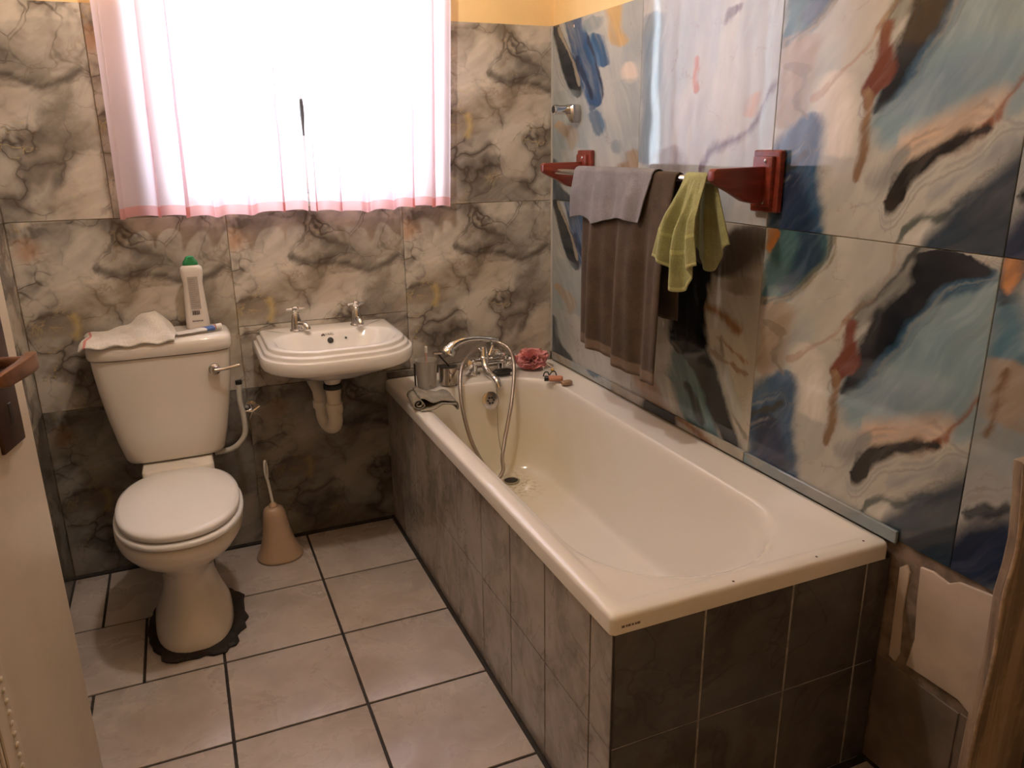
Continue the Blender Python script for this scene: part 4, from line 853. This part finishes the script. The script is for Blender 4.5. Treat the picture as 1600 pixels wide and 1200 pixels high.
# ------------------------------------------------------------ towel rail
def wood_mat(name, c, c2, rough=.35, ax=(2, 14, 14)):
    m = NT(name); co = m.n('ShaderNodeTexCoord').outputs['Object']; mp = m.n('ShaderNodeMapping'); m.put(mp.inputs[0], co); mp.inputs['Scale'].default_value = ax
    a = m.noise(mp.outputs[0], 3, 5, .6, 1.0).outputs[0]; m.set(Base_Color=m.mix(m.ramp(a, .35, .66), c, c2), Roughness=rough); m.bump(a, .1, .003); return m.m
MT['red_wood'] = wood_mat('red_varnished_wood', (.215, .036, .02), (.13, .02, .012), .28)
tr_l = thing('towel_rail', (0, -.74, 1.32), 'red varnished wooden towel rail with chrome bar on the blue wall', 'towel rail')
for yc, hw in ((-.285, .048), (-1.217, .048)):
    pk = MB().box(-.018, -.0005, yc-hw, yc+hw, 1.243, 1.390).build('mounting_plate', 'red_wood', tr_l, bevel=.006, seg=3)
    MB().box(-.030, -.017, yc-hw+.014, yc+hw-.014, 1.257, 1.376).build('raised_panel', 'red_wood', pk, bevel=.004, seg=2)
    for z in (1.268, 1.365): MB().lathe([(.005, 0), (.005, .002), (.003, .003)], (-.030, yc-.012, z), (-1, 0, 0), 10).build('screw', 'chrome_worn', pk)
    prof = [(-.029, 1.352), (-.172, 1.350), (-.180, 1.344), (-.180, 1.322), (-.168, 1.314), (-.125, 1.294), (-.085, 1.272), (-.060, 1.266), (-.029, 1.266)]
    MB().loft([[(x, yc-.013, z) for x, z in prof], [(x, yc+.013, z) for x, z in prof]]).build('arm', 'red_wood', tr_l, bevel=.004, seg=2, smooth=30)
MB().tube([(-.138, -.290, 1.322), (-.138, -1.212, 1.322)], .0095, 18).build('rail', 'chrome', tr_l)

MT['brown_towel'] = cloth_mat('brown_terry_towel', (.070, .041, .022), (.046, .027, .014), 240, stripe=((1, -.01, .035, (.13, .085, .055)),))
MT['grey_cloth'] = cloth_mat('grey_cotton_cloth', (.215, .20, .21), (.165, .153, .163), 260)
MT['green_towel'] = cloth_mat('olive_green_towel', (.34, .335, .15), (.26, .25, .105), 240, stripe=((1, .17, .19, (.40, .385, .17)), (1, -.01, .02, (.44, .42, .2))))
def drape(name, m, label, y0, y1, zf, zb, xr, rad, folds, amp, seed, yb=None, nu=90, nv=80, solid=.004, cat='towel', zvar=None, hook=None):
    """cloth over the rail: v 0 = front hem, 1 = back hem; y runs y0 (far) to y1 (near) at the rail"""
    zr = 1.322; Lf, Lb = zr-zf, zr-zb; arc = PI*rad; tot = Lf+arc+Lb; rn = random.Random(seed); ph = [rn.uniform(0, 6.28) for _ in range(5)]
    ya, yb_ = yb or (y0, y1)
    def fn(u, v):
        s = v*tot
        if s < Lf: k = 1-s/Lf; x = xr-rad; z = zf+s; side = -1; dep = k
        elif s < Lf+arc:
            a = (s-Lf)/rad; x = xr-rad*math.cos(a); z = zr+rad*math.sin(a); side = -1 if a < PI/2 else 1; dep = 0
        else: k = (s-Lf-arc)/Lb; x = xr+rad; z = zr-(s-Lf-arc); side = 1; dep = k
        e = min(1, dep*2.2)
        yy0, yy1 = y0+(ya-y0)*dep, y1+(yb_-y1)*dep
        uw = u+.02*math.sin(u*9+ph[3])*dep
        y = yy0+(yy1-yy0)*uw
        f = math.sin(uw*2*PI*folds+ph[0]+dep*.5); f2 = math.sin(uw*2*PI*folds*2.3+ph[1]-dep*.8)
        o = amp*e*(.75*f+.3*f2)
        if side < 0: x += -abs(amp)*e*.8+o-.010*dep
        else: x += max(-.004, min(.02, .012*dep+o*.4))
        if zvar and dep > 0: z += zvar(u, side)*dep
        if hook: x, y, z = hook(u, v, x, y, z, dep, side)
        return (min(x, -.006), y, z)
    return tag(MB().grid(fn, nu, nv).build(name, m, smooth=180, solid=solid), label, cat)
drape('bath_towel', 'brown_towel', 'long brown terry towel hanging from the towel rail', -.545, -1.035, .775, .945, -.138, .0135, 2.7, .017, 21, yb=(-.556, -1.030), zvar=lambda u, s: .012*math.sin(u*5+1)-(.008*u if s < 0 else 0))
drape('hand_cloth', 'grey_cloth', 'short grey cloth folded over the brown towel', -.485, -.935, 1.185, 1.215, -.138, .0205, 2.7, .009, 33, yb=(-.500, -.900), solid=.003, zvar=lambda u, s: .018*u+.006*math.sin(u*11)-.012*math.exp(-((u-.35)/.1)**2), cat='cloth')
def gh(u, v, x, y, z, dep, side):
    if side < 0: x -= .026*min(1, dep*1.6)
    else: y = min(y, -1.046-.02*u)
    return x, y, z
drape('face_towel', 'green_towel', 'small olive green towel bunched at the near end of the rail', -1.075, -1.165, 1.085, 1.13, -.138, .0145, 2.6, .020, 45, yb=(-1.022, -1.225), nu=110, zvar=lambda u, s: .045*math.sin(u*PI*2+1.2)*.5-.035*math.exp(-((u-.62)/.2)**2)+.02, hook=gh)

hb = thing('shower_bracket', (-.04, -.2, 1.49), 'small chrome hand shower bracket on the blue tiled corner', 'bracket')
MB().loft([rrect(-.235, -.175, 1.487, 1.548, .02, 0, 6, 3)]*1+[]) if False else None
pr = [(-.170, 1.545), (-.205, 1.545), (-.225, 1.54), (-.232, 1.515), (-.228, 1.488), (-.215, 1.482), (-.195, 1.50), (-.175, 1.51), (-.165, 1.53)]
MB().loft([[(-.0005, y, z) for y, z in pr], [(-.03, y, z) for y, z in pr], [(-.038, -.2+(y+.2)*.8, 1.518+(z-1.518)*.8) for y, z in pr]]).build('bracket_base', 'chrome_worn', hb, smooth=35)
MB().lathe([(.014, 0), (.015, .004), (.015, .040), (.017, .045), (.017, .056), (.012, .058)], (-.03, -.192, 1.527), (-1, .1, 0), 22).build('bracket_socket', 'chrome', hb)
MB().lathe([(.0125, 0), (.0125, .0015)], (-.0875, -.1863, 1.527), (-1, .1, 0), 20).build('socket_opening', 'black', hb)

# screws in the wall tiles
for y, z in ((-.17, 1.80), (-.175, 1.185)): MB().lathe([(.006, 0), (.006, .0015), (.003, .003)], (-.0002, y, z), (-1, 0, 0), 12).build('wall_screw', 'chrome_worn', wr)

# ------------------------------------------------------------ open door at the left
E0 = Vector((-1.650, -1.140, 0)); E1 = Vector((-1.810, -1.885, 0)); dd = (E1-E0).normalized(); dn = Vector((-dd.y, dd.x, 0))
if dn.x < 0: dn = -dn
DW = (E1-E0).length
dr_ = struct(empty('door_1', (E1.x, E1.y, .01)), 'open cream painted door with moulded panel and brown handle', 'door')
def dbox(s0, s1, n0, n1, z0, z1, mb=None):
    mb = mb or MB()
    c = [E0+dd*s+dn*n+Vector((0, 0, z)) for z in (z0, z1) for s, n in ((s0, n0), (s1, n0), (s1, n1), (s0, n1))]
    return mb.add(c, [(0, 3, 2, 1), (4, 5, 6, 7), (0, 1, 5, 4), (1, 2, 6, 5), (2, 3, 7, 6), (3, 0, 4, 7)])
dbox(0, DW, -.038, 0, .012, 1.985).build('door_leaf', 'frame_wood', dr_, bevel=.002)
def flute(s0, s1, z0, z1):
    pnl = dbox(s0, s1, -.001, .0035, z0, z1).build('moulded_panel', 'frame_wood', dr_, bevel=.002)
    n = 18
    for i in range(n):
        a = s0+.05+(s1-s0-.10)*(i+.5)/n; wd = (s1-s0-.10)/n*.32
        dbox(a-wd, a+wd, .003, .0075, z0+.05, z1-.05).build('flute', 'frame_wood', pnl, bevel=.002, seg=1)
    k = int((z1-z0)/.022)
    bd = MB()
    for i in range(k):
        for a in (s0+.018, s1-.018):
            bd.lathe([(.005, 0), (.0055, .002), (.003, .0045)], E0+dd*a+dn*.003+Vector((0, 0, z0+.02+i*.022)), dn, 8)
    bd.build('bead_moulding', 'frame_wood', pnl)
flute(.29, DW-.12, .14, .86); flute(.29, DW-.12, 1.15, 1.86)
MT['bronze'] = mat('brown_bronze_handle', (.085, .045, .030), .4, metal=.55, var=.2, vs=30)
MT['bronze_worn'] = mat('worn_copper_bronze', (.26, .12, .062), .32, metal=.6, var=.2, vs=25)
hp_ = dbox(.045, .135, -.001, .006, .905, 1.145).build('handle_plate', 'bronze', dr_, bevel=.003)
dbox(.078, .090, .005, .0072, .945, .985).build('keyhole', 'black', hp_, bevel=.001, seg=1)
def dp(s, n, z): return E0+dd*s+dn*n+Vector((0, 0, z))
MB().tube([dp(.088, .004, 1.058), dp(.088, .05, 1.058)], .011, 14).build('spindle', 'bronze_worn', hp_)
lv = MB(); R = []
for s, n, hw, hh in ((.066, .050, .010, .014), (.08, .055, .010, .015), (.10, .058, .009, .015), (.14, .060, .0075, .014), (.20, .058, .007, .013), (.215, .056, .005, .010)):
    R.append([dp(s, n-hw, 1.058-hh), dp(s, n+hw, 1.058-hh), dp(s, n+hw, 1.058+hh), dp(s, n-hw, 1.058+hh)])
lv.loft(R).build('lever_handle', 'bronze_worn', hp_, bevel=.003)
for z in (.25, 1.0, 1.75): MB().tube([dp(DW+.004, .004, z-.05), dp(DW+.004, .004, z+.05)], .007, 10).build('hinge', 'bronze', dr_)

# ------------------------------------------------------------ rough board standing at the right
def board_mat():
    m = NT('weathered_brown_board'); co = m.n('ShaderNodeTexCoord').outputs['Object']; mp = m.n('ShaderNodeMapping'); m.put(mp.inputs[0], co); mp.inputs['Scale'].default_value = (16, 16, 1.3)
    a = m.noise(mp.outputs[0], 1.6, 4, .6, .6).outputs[0]; b = m.noise(co, 40, 3).outputs[0]
    c = m.mix(m.ramp(a, .38, .6), (.33, .25, .19), (.17, .122, .092)); c = m.mix(m.ramp(b, .5, .75, 0, .35), c, (.42, .32, .24)); m.set(Base_Color=c, Roughness=.7); m.bump(a, .3, .004); return m.m
MT['board'] = board_mat()
pts = [(.920, -.170), (.86, -.158), (.776, -.146), (.73, -.148), (.676, -.156), (.60, -.151), (.536, -.150), (.47, -.156), (.41, -.160), (.31, -.161), (.18, -.158), (.05, -.162), (.001, -.160)]
R = []
for y in (-2.045, -2.025): R.append([(x, y, z) for z, x in pts]+[(-.003, y, .001), (-.003, y, .925)])
bd_ = thing('wooden_board', (-.08, -2.035, 0), 'weathered brown wooden board standing upright against the right wall', 'board')
MB().loft(R).build('plank', 'board', bd_, bevel=.003, smooth=30)
MT['board_edge'] = mat('pale_worn_edge', (.38, .28, .20), .7, var=.2, vs=40)
MB().tube([(x-.001, -2.045, z) for z, x in pts], .0035, 8, 3).build('worn_edge', 'board_edge', bd_)
